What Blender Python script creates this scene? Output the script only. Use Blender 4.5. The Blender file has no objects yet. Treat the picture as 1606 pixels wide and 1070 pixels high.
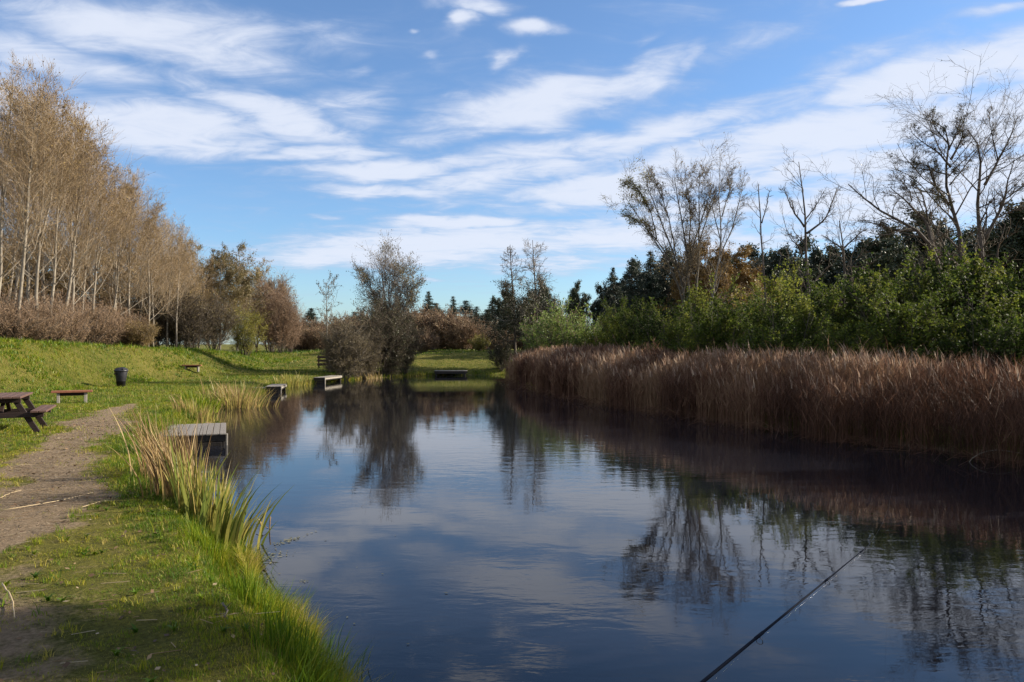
import bpy, math, random
import numpy as np
R_ = math.radians
F, CX, HY, CAMZ = 1200.0, 803.0, 540.0, 2.0
SC = bpy.context.scene
COL = SC.collection

def px(x, y, D):                       # a pixel of the photograph at depth D
    return np.array([(x-CX)/F*D, D, CAMZ+(HY-y)/F*D])
def pg(x, y, z=0.0):                   # a pixel on the level z
    D = (CAMZ-z)*F/(y-HY)
    return np.array([(x-CX)/F*D, D, z])

# ---------------------------------------------------------------- noise, terrain
def _hash(ix, iy, s):
    h = (ix*374761393 + iy*668265263 + s*982451653) & 0xffffffff
    h = ((h ^ (h >> 13))*1274126177) & 0xffffffff
    return ((h ^ (h >> 16)) & 0xffffff)/float(0xffffff)
def vnoise(x, y, s=0):
    x = np.asarray(x, float); y = np.asarray(y, float)
    ix = np.floor(x).astype(np.int64); iy = np.floor(y).astype(np.int64)
    fx = x-ix; fy = y-iy
    fx = fx*fx*(3-2*fx); fy = fy*fy*(3-2*fy)
    a = _hash(ix, iy, s); b = _hash(ix+1, iy, s); c = _hash(ix, iy+1, s); d = _hash(ix+1, iy+1, s)
    return (a*(1-fx)+b*fx)*(1-fy)+(c*(1-fx)+d*fx)*fy
def fbm(x, y, s=0, o=4):
    t = 0; a = .5
    for k in range(o):
        t = t+a*vnoise(x*2**k, y*2**k, s+k*17); a *= .5
    return t
def sst(a, b, x):
    t = np.clip((x-a)/(b-a), 0, 1); return t*t*(3-2*t)

SHORE = np.array([(2.6,-1.5),(2.2,0),(1.7,1.4),(.6,2.5),(-.45,3.4),(-.85,4.1),(-1.08,4.5),(-1.26,4.83),(-1.55,5.4),(-2.0,5.85),
 (-2.28,6.5),(-2.6,7.15),(-2.9,7.7),(-3.35,8.6),(-4.0,9.6),(-4.9,11.2),(-5.6,12.6),(-6.35,14.1),(-6.9,15.6),(-7.3,17.4),(-7.7,19.6),
 (-8.6,22),(-9.0,23.8),(-8.7,24.8),(-9.2,26.4),(-9.6,28.4),(-10.2,32.0),(-10.4,35),(-10.1,38),(-9.5,41),(-8.6,44.5),(-7.5,46.3),(-6.1,48),
 (-4.2,49),(-2,49.8),(-.3,49.6),(.6,46),(.2,42.5),(.3,38),(1.5,31.5),(3.4,25.2),(4.3,23.2),(5.9,19.1),(7.1,16.3),(8.1,14.4),(8.9,12.4),
 (9.8,9.5),(10.8,6),(11.2,2),(10.4,-3),(7.5,-6),(4.5,-5)])
def shore_d(x, y):                     # + on land, - in the pond
    x = np.asarray(x, float); y = np.asarray(y, float)
    best = np.full(x.shape, 1e9); inside = np.zeros(x.shape, bool)
    n = len(SHORE)
    for i in range(n):
        x0, y0 = SHORE[i]; x1, y1 = SHORE[(i+1) % n]
        dx, dy = x1-x0, y1-y0
        t = np.clip(((x-x0)*dx+(y-y0)*dy)/(dx*dx+dy*dy), 0, 1)
        best = np.minimum(best, (x-x0-t*dx)**2+(y-y0-t*dy)**2)
        c = ((y0 > y) != (y1 > y)) & (x < (x1-x0)*(y-y0)/((y1-y0) if y1 != y0 else 1e-9)+x0)
        inside ^= c
    d = np.sqrt(best)
    d = d+(fbm(x*1.3, y*1.3, 5)-.47)*.35*np.clip(1.2-d, 0, 1)
    return np.where(inside, -d, d)
PATH = np.array([(-4.2,5.2),(-4.14,6.1),(-4.3,6.7),(-4.62,7.4),(-5.1,8.45),(-5.9,9.85),(-6.94,11.85),(-8.17,14.9),(-9.25,17.6),(-10.4,21)])
PATHW = np.array([.08,.24,.36,.46,.46,.44,.40,.56,.46,.08])
def path_m(x, y):
    best = np.full(np.shape(x), 9.0)
    for i in range(len(PATH)-1):
        (x0, y0), (x1, y1) = PATH[i], PATH[i+1]
        dx, dy = x1-x0, y1-y0
        t = np.clip(((x-x0)*dx+(y-y0)*dy)/(dx*dx+dy*dy), 0, 1)
        w = PATHW[i]*(1-t)+PATHW[i+1]*t
        best = np.minimum(best, np.hypot(x-x0-t*dx, y-y0-t*dy)/w)
    best = best+(fbm(np.asarray(x)*1.4, np.asarray(y)*1.1, 9)-.47)*2.2
    return 1-sst(.35, 1.75, best)
def ground_z(x, y, fine=True, d=None):
    x = np.asarray(x, float); y = np.asarray(y, float)
    if d is None: d = shore_d(x, y)
    near = 1-sst(18, 26, y)
    rise = .55+.8*(1-near)
    z = np.where(d > 0, (.36+.05*near)*sst(-.12, rise, d)-.03, -.9*sst(0, 1.6, -d)-.03)
    land = sst(.1, 2.5, d)
    ch = np.interp(y, [0, 27, 34, 42, 52, 66], [1.7, 1.85, 1.7, 1.4, 1.1, .95])
    e = ch*sst(-15.3, -19.6, x+(fbm(x*.15, y*.15, 3)-.47)*2.5)
    fld = .95*sst(46, 64, y)
    ffar = 1.0*sst(.3, 6.5, d)*sst(44, 47, y)*sst(-9, -6.5, x)
    rgt = .8*sst(6.5, 14, d)*sst(-2, 1.5, x)*(1-sst(-4, 0, -y))
    z = z+land*np.maximum(np.maximum(e, fld), rgt*.9)*1.0+np.where(d > 0, np.maximum(ffar-fld*land, 0)*.9, 0)
    z = z+land*.2*(fbm(x*.12, y*.12, 1)-.47)*sst(30, 80, np.hypot(x, y))*6
    if fine:
        z = z+np.where(d > 0, 1, .3)*(fbm(x*1.7, y*1.7, 2)-.47)*.07+land*(fbm(x*5, y*5, 4, 2)-.37)*.055
    return z
def gz(x, y): return float(ground_z(np.array([x]), np.array([y]))[0])

# ---------------------------------------------------------------- geometry buffer
class Geo:
    def __init__(s): s.v = []; s.a = []; s.f = []; s.n = 0
    def add(s, v, f, rnd=None, mat=0, smooth=False):
        v = np.asarray(v, float).reshape(-1, 3)
        if rnd is None: rnd = np.full(len(v), .5)
        rnd = np.asarray(rnd, float)
        if rnd.ndim == 0: rnd = np.full(len(v), float(rnd))
        s.v.append(v); s.a.append(rnd); s.f.append((np.asarray(f, np.int64)+s.n, mat, smooth)); s.n += len(v)
    def box(s, c, size, rot=None, mat=0, rnd=.5, bev=0.006):
        hx, hy, hz = [k/2 for k in size]
        b = min(bev, hx*.45, hy*.45, hz*.45)
        vs = []; idx = {}
        for sx in (-1, 1):
            for sy in (-1, 1):
                for sz in (-1, 1):
                    for ax in range(3):
                        p = [sx*(hx-b), sy*(hy-b), sz*(hz-b)]
                        p[ax] = (sx, sy, sz)[ax]*(hx, hy, hz)[ax]
                        idx[(sx, sy, sz, ax)] = len(vs); vs.append(p)
        q = []; t = []
        for ax in range(3):
            o = [k for k in range(3) if k != ax]
            for sg in (-1, 1):
                ring = []
                for a_, b_ in ((-1, -1), (1, -1), (1, 1), (-1, 1)):
                    k = [0, 0, 0]; k[ax] = sg; k[o[0]] = a_; k[o[1]] = b_
                    ring.append(idx[(k[0], k[1], k[2], ax)])
                q.append(ring if (sg > 0) != (ax == 1) else ring[::-1])
            for a_ in (-1, 1):
                for b_ in (-1, 1):
                    k0 = [0]*3; k1 = [0]*3; k0[ax] = -1; k1[ax] = 1
                    for k in (k0, k1): k[o[0]] = a_; k[o[1]] = b_
                    r = [idx[(*k0, o[0])], idx[(*k1, o[0])], idx[(*k1, o[1])], idx[(*k0, o[1])]]
                    q.append(r if (a_*b_ > 0) != (ax == 1) else r[::-1])
        for sx in (-1, 1):
            for sy in (-1, 1):
                for sz in (-1, 1):
                    r = [idx[(sx, sy, sz, k)] for k in range(3)]
                    t.append(r if sx*sy*sz > 0 else r[::-1])
        V = np.array(vs)
        if rot is not None: V = V @ np.array(rot).T
        V = V+np.array(c)
        n = s.n
        s.add(V, q, rnd, mat)
        s.f.append((np.array(t)+n, mat, False))
    def tube(s, P, Rr, k=6, mat=0, rnd=None, cap=True):
        P = np.asarray(P, float); Rr = np.asarray(Rr, float)
        if P.ndim == 2: P = P[None]; Rr = Rr[None]
        N, m, _ = P.shape
        if N == 0: return
        T = np.gradient(P, axis=1); T /= np.linalg.norm(T, axis=2, keepdims=True)+1e-12
        ref = np.zeros((N, 1, 3)); mn = T.mean(axis=1)
        use = np.abs(mn[:, 2]) > .8
        ref[use, 0, 0] = 1; ref[~use, 0, 2] = 1
        A = np.cross(T, ref); A /= np.linalg.norm(A, axis=2, keepdims=True)+1e-12
        B = np.cross(T, A)
        ang = np.arange(k)*2*math.pi/k
        V = P[:, :, None, :]+Rr[:, :, None, None]*(np.cos(ang)[None, None, :, None]*A[:, :, None, :]+np.sin(ang)[None, None, :, None]*B[:, :, None, :])
        base = (np.arange(N)*m*k)[:, None, None]
        i = (np.arange(m-1)*k)[None, :, None]; j = np.arange(k)[None, None, :]; j2 = (j+1) % k
        f = np.stack([base+i+j, base+i+j2, base+i+k+j2, base+i+k+j], -1).reshape(-1, 4)
        if rnd is not None:
            rnd = np.repeat(np.asarray(rnd, float).reshape(N, 1), m*k, 1).ravel()
        n0 = s.n
        s.add(V.reshape(-1, 3), f, rnd, mat, True)
        if cap and k >= 5:
            for q in range(N):
                fs = [n0+q*m*k+(m-1)*k+np.arange(k)]
                s.f.append((np.array(fs), mat, False))
                s.f.append((np.array([n0+q*m*k+np.arange(k)[::-1]]), mat, False))
    def quads(s, C, size, rng, rnd, mat=0, asp=.55, updir=None):
        C = np.asarray(C, float); N = len(C)
        if N == 0: return
        u = rng.normal(size=(N, 3))
        if updir is not None: u = u*.6+np.asarray(updir)
        u /= np.linalg.norm(u, axis=1, keepdims=True)
        w = np.cross(u, rng.normal(size=(N, 3))); w /= np.linalg.norm(w, axis=1, keepdims=True)+1e-9
        sz = (np.asarray(size)*np.ones(N)*rng.uniform(.6, 1.3, N))[:, None]
        V = np.stack([C-u*sz*.5, C+w*sz*.5*asp-u*sz*.08, C+u*sz*.5, C-w*sz*.5*asp-u*sz*.08], 1)
        s.add(V.reshape(-1, 3), np.arange(N*4).reshape(-1, 4), np.repeat(rnd, 4), mat)
    def blades(s, base, h, w, lean, rng, rnd, m=3, mat=0, curve=1.0):
        """ribbons: base (N,3), h, w, lean (N,) ; m segments, tapering to a point"""
        N = len(base)
        if N == 0: return
        h = np.asarray(h)*np.ones(N); w = np.asarray(w)*np.ones(N)
        if np.ndim(lean) == 2: L = lean
        else:
            az = rng.uniform(0, 2*math.pi, N); L = np.stack([np.cos(az), np.sin(az)], 1)*(np.asarray(lean)*np.ones(N))[:, None]
        fa = rng.uniform(0, math.pi, N); W = np.stack([np.cos(fa), np.sin(fa), np.zeros(N)], 1)
        rows = []
        for k in range(m+1):
            t = k/m
            c = np.zeros((N, 3)); c[:, :2] = L*(h*t**(1+curve))[:, None]
            c[:, 2] = h*t*np.sqrt(np.clip(1-(np.linalg.norm(L, axis=1)*t**curve)**2*.5, .2, 1))
            c += base
            ww = w*(1-t**2.2)*.5
            if k < m: rows += [c-W*ww[:, None], c+W*ww[:, None]]
            else: rows.append(c)
        V = np.stack(rows, 1); nv = V.shape[1]
        b = (np.arange(N)*nv)[:, None]
        r = np.repeat(rnd, nv)
        n0 = s.n
        if m > 1:
            q = np.concatenate([b+np.array([2*k, 2*k+1, 2*k+3, 2*k+2]) for k in range(m-1)])
            s.add(V.reshape(-1, 3), q, r, mat)
            s.f.append((n0+b+np.array([2*m-2, 2*m-1, 2*m]), mat, False))
        else: s.add(V.reshape(-1, 3), b+np.array([0, 1, 2]), r, mat)
    def build(s, name, mats, parent=None, recenter=None):
        me = bpy.data.meshes.new(name)
        V = np.concatenate(s.v)
        if recenter is not None: V = V-np.array(recenter)
        me.vertices.add(len(V)); me.vertices.foreach_set('co', V.astype(np.float32).ravel())
        li = np.concatenate([f.ravel() for f, _, _ in s.f]); tot = np.concatenate([np.full(len(f), f.shape[1]) for f, _, _ in s.f])
        mi = np.concatenate([np.full(len(f), m) for f, m, _ in s.f]); sm = np.concatenate([np.full(len(f), q) for f, _, q in s.f])
        me.loops.add(len(li)); me.loops.foreach_set('vertex_index', li.astype(np.int32))
        st = np.concatenate([[0], np.cumsum(tot)[:-1]])
        me.polygons.add(len(tot)); me.polygons.foreach_set('loop_start', st.astype(np.int32))
        me.polygons.foreach_set('material_index', mi.astype(np.int32)); me.polygons.foreach_set('use_smooth', sm.astype(bool))
        at = me.attributes.new('rnd', 'FLOAT', 'POINT'); at.data.foreach_set('value', np.concatenate(s.a).astype(np.float32))
        me.update(calc_edges=True)
        for m in (mats if isinstance(mats, (list, tuple)) else [mats]): me.materials.append(m)
        o = bpy.data.objects.new(name, me); COL.objects.link(o)
        if parent: o.parent = parent
        return o

def tag(o, label=None, cat=None, group=None, kind=None):
    if label: o['label'] = label
    if cat: o['category'] = cat
    if group: o['group'] = group
    if kind: o['kind'] = kind
    return o
def thing(name, label, cat, loc=(0, 0, 0), rz=0, group=None):
    o = bpy.data.objects.new(name, None); COL.objects.link(o)
    o.location = loc; o.rotation_euler = (0, 0, rz); o.empty_display_size = .2
    return tag(o, label, cat, group)
def dup(root, loc, rz=0, sc=1.0, label=None, group=None):
    r = root.copy(); COL.objects.link(r); r.location = loc; r.rotation_euler = (0, 0, rz)
    r.scale = sc if isinstance(sc, tuple) else (sc, sc, sc)
    if label: r['label'] = label
    if group: r['group'] = group
    for ch in root.children:
        c = ch.copy(); COL.objects.link(c); c.parent = r
        for g in ch.children:
            d = g.copy(); COL.objects.link(d); d.parent = c
    return r

# ---------------------------------------------------------------- materials
def mat_new(name):
    m = bpy.data.materials.new(name); m.use_nodes = True
    nt = m.node_tree; nt.nodes.clear()
    out = nt.nodes.new('ShaderNodeOutputMaterial')
    return m, nt, out
def ramp(nt, stops, interp='LINEAR'):
    r = nt.nodes.new('ShaderNodeValToRGB'); cr = r.color_ramp; cr.interpolation = interp
    while len(cr.elements) > len(stops): cr.elements.remove(cr.elements[-1])
    while len(cr.elements) < len(stops): cr.elements.new(1)
    for e, (p, c) in zip(cr.elements, stops): e.position = p; e.color = (*c, 1)
    return r
def veg(name, cols, rough=.5, transl=.3, spec=.3, ov=.08):
    """leaf / blade material: colour by the per-leaf attribute rnd"""
    m, nt, out = mat_new(name); N = nt.nodes; L = nt.links
    a = N.new('ShaderNodeAttribute'); a.attribute_name = 'rnd'
    oi = N.new('ShaderNodeObjectInfo')
    ad = N.new('ShaderNodeMath'); ad.operation = 'MULTIPLY_ADD'; ad.inputs[1].default_value = ov*2
    sb = N.new('ShaderNodeMath'); sb.operation = 'SUBTRACT'; sb.inputs[1].default_value = ov
    L.new(oi.outputs['Random'], ad.inputs[0]); L.new(a.outputs['Fac'], ad.inputs[2]); L.new(ad.outputs[0], sb.inputs[0])
    n = len(cols)
    r = ramp(nt, [(i/(n-1), c) for i, c in enumerate(cols)]); L.new(sb.outputs[0], r.inputs[0])
    p = N.new('ShaderNodeBsdfPrincipled'); p.inputs['Roughness'].default_value = rough
    p.inputs['Specular IOR Level'].default_value = spec
    L.new(r.outputs[0], p.inputs['Base Color'])
    if transl > 0:
        t = N.new('ShaderNodeBsdfTranslucent'); L.new(r.outputs[0], t.inputs['Color'])
        mx = N.new('ShaderNodeMixShader'); mx.inputs[0].default_value = transl
        L.new(p.outputs[0], mx.inputs[1]); L.new(t.outputs[0], mx.inputs[2]); L.new(mx.outputs[0], out.inputs[0])
    else: L.new(p.outputs[0], out.inputs[0])
    return m
def noisy(name, cols, scale=8, rough=.8, bump=.3, stretch=(1, 1, 1), detail=6, dist=.01, spec=.3, coord='Object', metal=0):
    m, nt, out = mat_new(name); N = nt.nodes; L = nt.links
    tc = N.new('ShaderNodeTexCoord'); mp = N.new('ShaderNodeMapping'); mp.inputs['Scale'].default_value = stretch
    L.new(tc.outputs[coord], mp.inputs[0])
    no = N.new('ShaderNodeTexNoise'); no.inputs['Scale'].default_value = scale; no.inputs['Detail'].default_value = detail; no.inputs['Roughness'].default_value = .65
    L.new(mp.outputs[0], no.inputs['Vector'])
    n = len(cols); r = ramp(nt, [(.28+.44*i/(n-1), c) for i, c in enumerate(cols)]); L.new(no.outputs['Fac'], r.inputs[0])
    p = N.new('ShaderNodeBsdfPrincipled'); p.inputs['Roughness'].default_value = rough; p.inputs['Specular IOR Level'].default_value = spec
    p.inputs['Metallic'].default_value = metal
    L.new(r.outputs[0], p.inputs['Base Color'])
    if bump:
        b = N.new('ShaderNodeBump'); b.inputs['Strength'].default_value = bump; b.inputs['Distance'].default_value = dist
        L.new(no.outputs['Fac'], b.inputs['Height']); L.new(b.outputs[0], p.inputs['Normal'])
    L.new(p.outputs[0], out.inputs[0])
    return m

M = {}
M['birch'] = noisy('pale_bark', [(.07,.055,.04),(.20,.17,.13),(.29,.255,.20)], 9, .85, .5, (1, 1, .35))
M['bark'] = noisy('dark_bark', [(.03,.025,.02),(.075,.062,.05),(.12,.10,.08)], 14, .9, .6, (1, 1, .3))
M['greybark'] = noisy('grey_bark', [(.07,.06,.05),(.16,.145,.125),(.22,.20,.17)], 14, .9, .6, (1, 1, .3))
M['twig_tan'] = veg('tan_twig', [(.16,.108,.058),(.28,.20,.115),(.39,.305,.195)], .8, 0)
M['twig_grey'] = veg('grey_twig', [(.12,.10,.08),(.20,.17,.14),(.28,.25,.21)], .8, 0)
M['twig_dark'] = veg('dark_twig', [(.045,.034,.022),(.085,.065,.042),(.13,.10,.065)], .8, 0)
M['twig_red'] = veg('reddish_twig', [(.14,.09,.055),(.23,.155,.10),(.33,.235,.155)], .8, 0)
M['leaf_ochre'] = veg('ochre_leaf', [(.10,.075,.03),(.18,.13,.05),(.27,.19,.07),(.36,.26,.10)], .55, .35)
M['leaf_green'] = veg('alder_leaf', [(.020,.034,.008),(.046,.070,.011),(.10,.125,.017),(.19,.20,.032)], .65, .42, .15, .17)
M['leaf_lime'] = veg('lime_leaf', [(.06,.10,.02),(.11,.17,.03),(.17,.24,.045),(.24,.28,.07)], .45, .4)
M['leaf_yellow'] = veg('yellow_leaf', [(.10,.11,.018),(.19,.19,.025),(.30,.26,.035),(.34,.28,.06)], .5, .4)
M['leaf_orange'] = veg('orange_leaf', [(.12,.065,.02),(.21,.115,.028),(.31,.18,.04),(.36,.25,.06)], .55, .4)
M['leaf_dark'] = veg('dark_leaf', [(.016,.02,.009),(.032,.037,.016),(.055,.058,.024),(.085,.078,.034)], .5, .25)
M['leaf_olive'] = veg('olive_leaf', [(.06,.05,.02),(.11,.09,.034),(.16,.13,.05),(.22,.17,.07)], .5, .35)
M['leaf_rust'] = veg('rust_leaf', [(.06,.032,.02),(.10,.055,.032),(.16,.09,.05),(.22,.13,.08)], .6, .25)
M['leaf_bramble'] = veg('bramble_leaf', [(.15,.095,.05),(.25,.165,.09),(.35,.245,.14),(.44,.34,.21)], .6, .35, .2, .15)
M['leaf_rustan'] = veg('tan_brown_leaf', [(.11,.07,.025),(.19,.125,.042),(.28,.195,.065),(.37,.28,.10)], .6, .3)
M['twig_mid'] = veg('brown_grey_twig', [(.065,.05,.032),(.115,.09,.058),(.17,.14,.095)], .8, 0)
M['midbark'] = noisy('brown_grey_bark', [(.045,.038,.03),(.10,.088,.07),(.15,.135,.11)], 14, .9, .6, (1, 1, .3))
M['leaf_gold'] = veg('golden_brown_leaf', [(.07,.045,.016),(.13,.08,.022),(.20,.12,.03),(.28,.19,.05)], .55, .35)
M['needle'] = veg('spruce_needle', [(.012,.020,.012),(.024,.036,.020),(.040,.054,.028)], .5, .1)
M['needle_pine'] = veg('pine_needle', [(.018,.028,.014),(.036,.050,.022),(.062,.076,.032)], .5, .12)
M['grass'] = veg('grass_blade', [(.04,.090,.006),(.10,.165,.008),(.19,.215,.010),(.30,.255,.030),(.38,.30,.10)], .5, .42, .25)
M['sedge'] = veg('sedge_blade', [(.06,.10,.02),(.14,.17,.03),(.26,.24,.05),(.34,.27,.08),(.30,.19,.09)], .45, .4)
M['deadreed'] = veg('dry_reed_blade', [(.065,.035,.016),(.15,.088,.034),(.26,.165,.06),(.38,.28,.12),(.42,.34,.18)], .6, .3)
M['reed'] = veg('brown_reed', [(.045,.025,.016),(.10,.049,.030),(.172,.086,.051),(.28,.175,.10)], .6, .35, .2)
M['plume'] = veg('reed_plume', [(.10,.055,.035),(.18,.105,.07),(.29,.19,.13),(.50,.40,.29)], .7, .35, .1)
M['litter'] = veg('dead_leaf', [(.05,.03,.018),(.12,.07,.035),(.22,.14,.07),(.36,.30,.20)], .7, .15)
M['float'] = veg('floating_leaf', [(.05,.05,.015),(.13,.12,.05),(.26,.23,.12)], .5, .1)
M['wood_dark'] = noisy('dark_brown_stained_wood', [(.010,.006,.005),(.020,.011,.009),(.034,.018,.014)], 6, .7, .3, (1, 12, 12))
M['wood_top'] = noisy('weathered_brown_wood', [(.06,.032,.024),(.10,.056,.042),(.14,.085,.065)], 6, .6, .3, (1, 12, 12))
M['wood_red'] = noisy('reddish_bench_wood', [(.13,.045,.022),(.21,.08,.04),(.27,.12,.07)], 6, .6, .3, (2, 14, 14))
M['wood_grey'] = noisy('weathered_grey_plank', [(.10,.088,.075),(.17,.152,.13),(.23,.205,.18)], 7, .85, .5, (10, 1, 10))
M['wood_pale'] = noisy('pale_plank', [(.16,.14,.11),(.25,.225,.185),(.34,.31,.26)], 7, .8, .4, (10, 1, 10))
M['wood_wet'] = noisy('wet_black_timber', [(.008,.006,.005),(.018,.014,.011),(.03,.024,.018)], 7, .5, .4, (4, 4, 1))
M['binplastic'] = noisy('black_bin_plastic', [(.010,.010,.013),(.018,.018,.022),(.03,.03,.036)], 5, .42, .1)
M['rod'] = noisy('dark_carbon_rod', [(.006,.008,.014),(.010,.013,.022)], 40, .75, 0, spec=.06)
M['cork'] = noisy('cork_grip', [(.25,.15,.08),(.40,.27,.15)], 60, .8, .2)
M['steel'] = noisy('guide_steel', [(.10,.10,.11),(.2,.2,.22)], 20, .3, 0, metal=1)
M['straw'] = noisy('pale_straw', [(.30,.22,.12),(.46,.36,.22)], 20, .7, .2)

def ground_material():
    m, nt, out = mat_new('grass_and_earth'); N = nt.nodes; L = nt.links
    tc = N.new('ShaderNodeTexCoord')
    def noise(s, d=6, rg=.6):
        n = N.new('ShaderNodeTexNoise'); n.inputs['Scale'].default_value = s; n.inputs['Detail'].default_value = d
        n.inputs['Roughness'].default_value = rg; L.new(tc.outputs['Object'], n.inputs['Vector']); return n
    n1 = noise(.35, 5); n2 = noise(3.5, 8, .7); n3 = noise(28, 8, .75); n4 = noise(1.2, 6)
    g1 = ramp(nt, [(.3, (.06,.08,.012)), (.5, (.125,.13,.02)), (.7, (.20,.17,.04))]); L.new(n1.outputs['Fac'], g1.inputs[0])
    g2 = ramp(nt, [(.3, (.045,.05,.012)), (.52, (.135,.125,.028)), (.72, (.24,.19,.07))]); L.new(n2.outputs['Fac'], g2.inputs[0])
    mg = N.new('ShaderNodeMixRGB'); mg.inputs[0].default_value = .5; L.new(g1.outputs[0], mg.inputs[1]); L.new(g2.outputs[0], mg.inputs[2])
    gd = ramp(nt, [(.32, (.30, .28, .26)), (.52, (.85, .85, .85)), (.7, (1.25, 1.2, 1.1))]); L.new(n3.outputs['Fac'], gd.inputs[0])
    mg0 = mg; mg = N.new('ShaderNodeMixRGB'); mg.blend_type = 'MULTIPLY'; mg.inputs[0].default_value = .85; L.new(mg0.outputs[0], mg.inputs[1]); L.new(gd.outputs[0], mg.inputs[2])
    e = ramp(nt, [(.25, (.08,.055,.034)), (.42, (.175,.128,.080)), (.6, (.27,.20,.130)), (.8, (.38,.30,.20))]); L.new(n3.outputs['Fac'], e.inputs[0])
    pa = N.new('ShaderNodeAttribute'); pa.attribute_name = 'rnd'
    # rnd: 0 grass .. 1 bare earth, broken up by noise
    ad = N.new('ShaderNodeMath'); ad.operation = 'ADD'; L.new(pa.outputs['Fac'], ad.inputs[0])
    mr = N.new('ShaderNodeMapRange'); mr.inputs[1].default_value = .3; mr.inputs[2].default_value = .7; mr.inputs[3].default_value = -.35; mr.inputs[4].default_value = .35
    L.new(n2.outputs['Fac'], mr.inputs[0]); L.new(mr.outputs[0], ad.inputs[1])
    mr2 = N.new('ShaderNodeMapRange'); mr2.inputs[1].default_value = .25; mr2.inputs[2].default_value = .65; L.new(ad.outputs[0], mr2.inputs[0])
    mx = N.new('ShaderNodeMixRGB'); L.new(mr2.outputs[0], mx.inputs[0]); L.new(mg.outputs[0], mx.inputs[1]); L.new(e.outputs[0], mx.inputs[2])
    p = N.new('ShaderNodeBsdfPrincipled'); p.inputs['Roughness'].default_value = .95; p.inputs['Specular IOR Level'].default_value = .1
    L.new(mx.outputs[0], p.inputs['Base Color'])
    b = N.new('ShaderNodeBump'); b.inputs['Strength'].default_value = 1; b.inputs['Distance'].default_value = .07
    L.new(n3.outputs['Fac'], b.inputs['Height']); L.new(b.outputs[0], p.inputs['Normal']); L.new(p.outputs[0], out.inputs[0])
    return m
def water_material():
    m, nt, out = mat_new('pond_water'); N = nt.nodes; L = nt.links
    tc = N.new('ShaderNodeTexCoord')
    def noise(s, sc, d=3, rg=.5, rot=0, di=0):
        mp = N.new('ShaderNodeMapping'); mp.inputs['Scale'].default_value = sc; mp.inputs['Rotation'].default_value = (0, 0, rot)
        L.new(tc.outputs['Object'], mp.inputs[0])
        n = N.new('ShaderNodeTexNoise'); n.inputs['Scale'].default_value = s; n.inputs['Detail'].default_value = d
        n.inputs['Roughness'].default_value = rg; n.inputs['Distortion'].default_value = di; L.new(mp.outputs[0], n.inputs['Vector']); return n.outputs['Fac']
    a = noise(3.2, (.55, 1.2, 1), 4, .5, .25, .4); b = noise(11, (.45, 1.1, 1), 3, .5, -.2, .5); c = noise(.22, (.8, 1, 1), 3, .5, .5); d = noise(.9, (.5, 1, 1), 2, .5, .1)
    # patches of wind ripple
    mr = N.new('ShaderNodeMapRange'); mr.inputs[1].default_value = .38; mr.inputs[2].default_value = .62; mr.inputs[3].default_value = .12; mr.inputs[4].default_value = 1; L.new(c, mr.inputs[0])
    m1 = N.new('ShaderNodeMath'); m1.operation = 'MULTIPLY'; L.new(b, m1.inputs[0]); m1.inputs[1].default_value = .22
    m2 = N.new('ShaderNodeMath'); m2.operation = 'ADD'; L.new(a, m2.inputs[0]); L.new(m1.outputs[0], m2.inputs[1])
    m3 = N.new('ShaderNodeMath'); m3.operation = 'MULTIPLY'; L.new(m2.outputs[0], m3.inputs[0]); L.new(mr.outputs[0], m3.inputs[1])
    m4 = N.new('ShaderNodeMath'); m4.operation = 'MULTIPLY_ADD'; L.new(d, m4.inputs[0]); m4.inputs[1].default_value = .2; L.new(m3.outputs[0], m4.inputs[2])
    bp = N.new('ShaderNodeBump'); bp.inputs['Strength'].default_value = 1; bp.inputs['Distance'].default_value = .0038; L.new(m4.outputs[0], bp.inputs['Height'])
    p = N.new('ShaderNodeBsdfPrincipled'); p.inputs['Base Color'].default_value = (.007, .0075, .011, 1); p.inputs['Roughness'].default_value = .012; p.inputs['IOR'].default_value = 1.36
    L.new(bp.outputs[0], p.inputs['Normal']); L.new(p.outputs[0], out.inputs[0])
    return m

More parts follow.
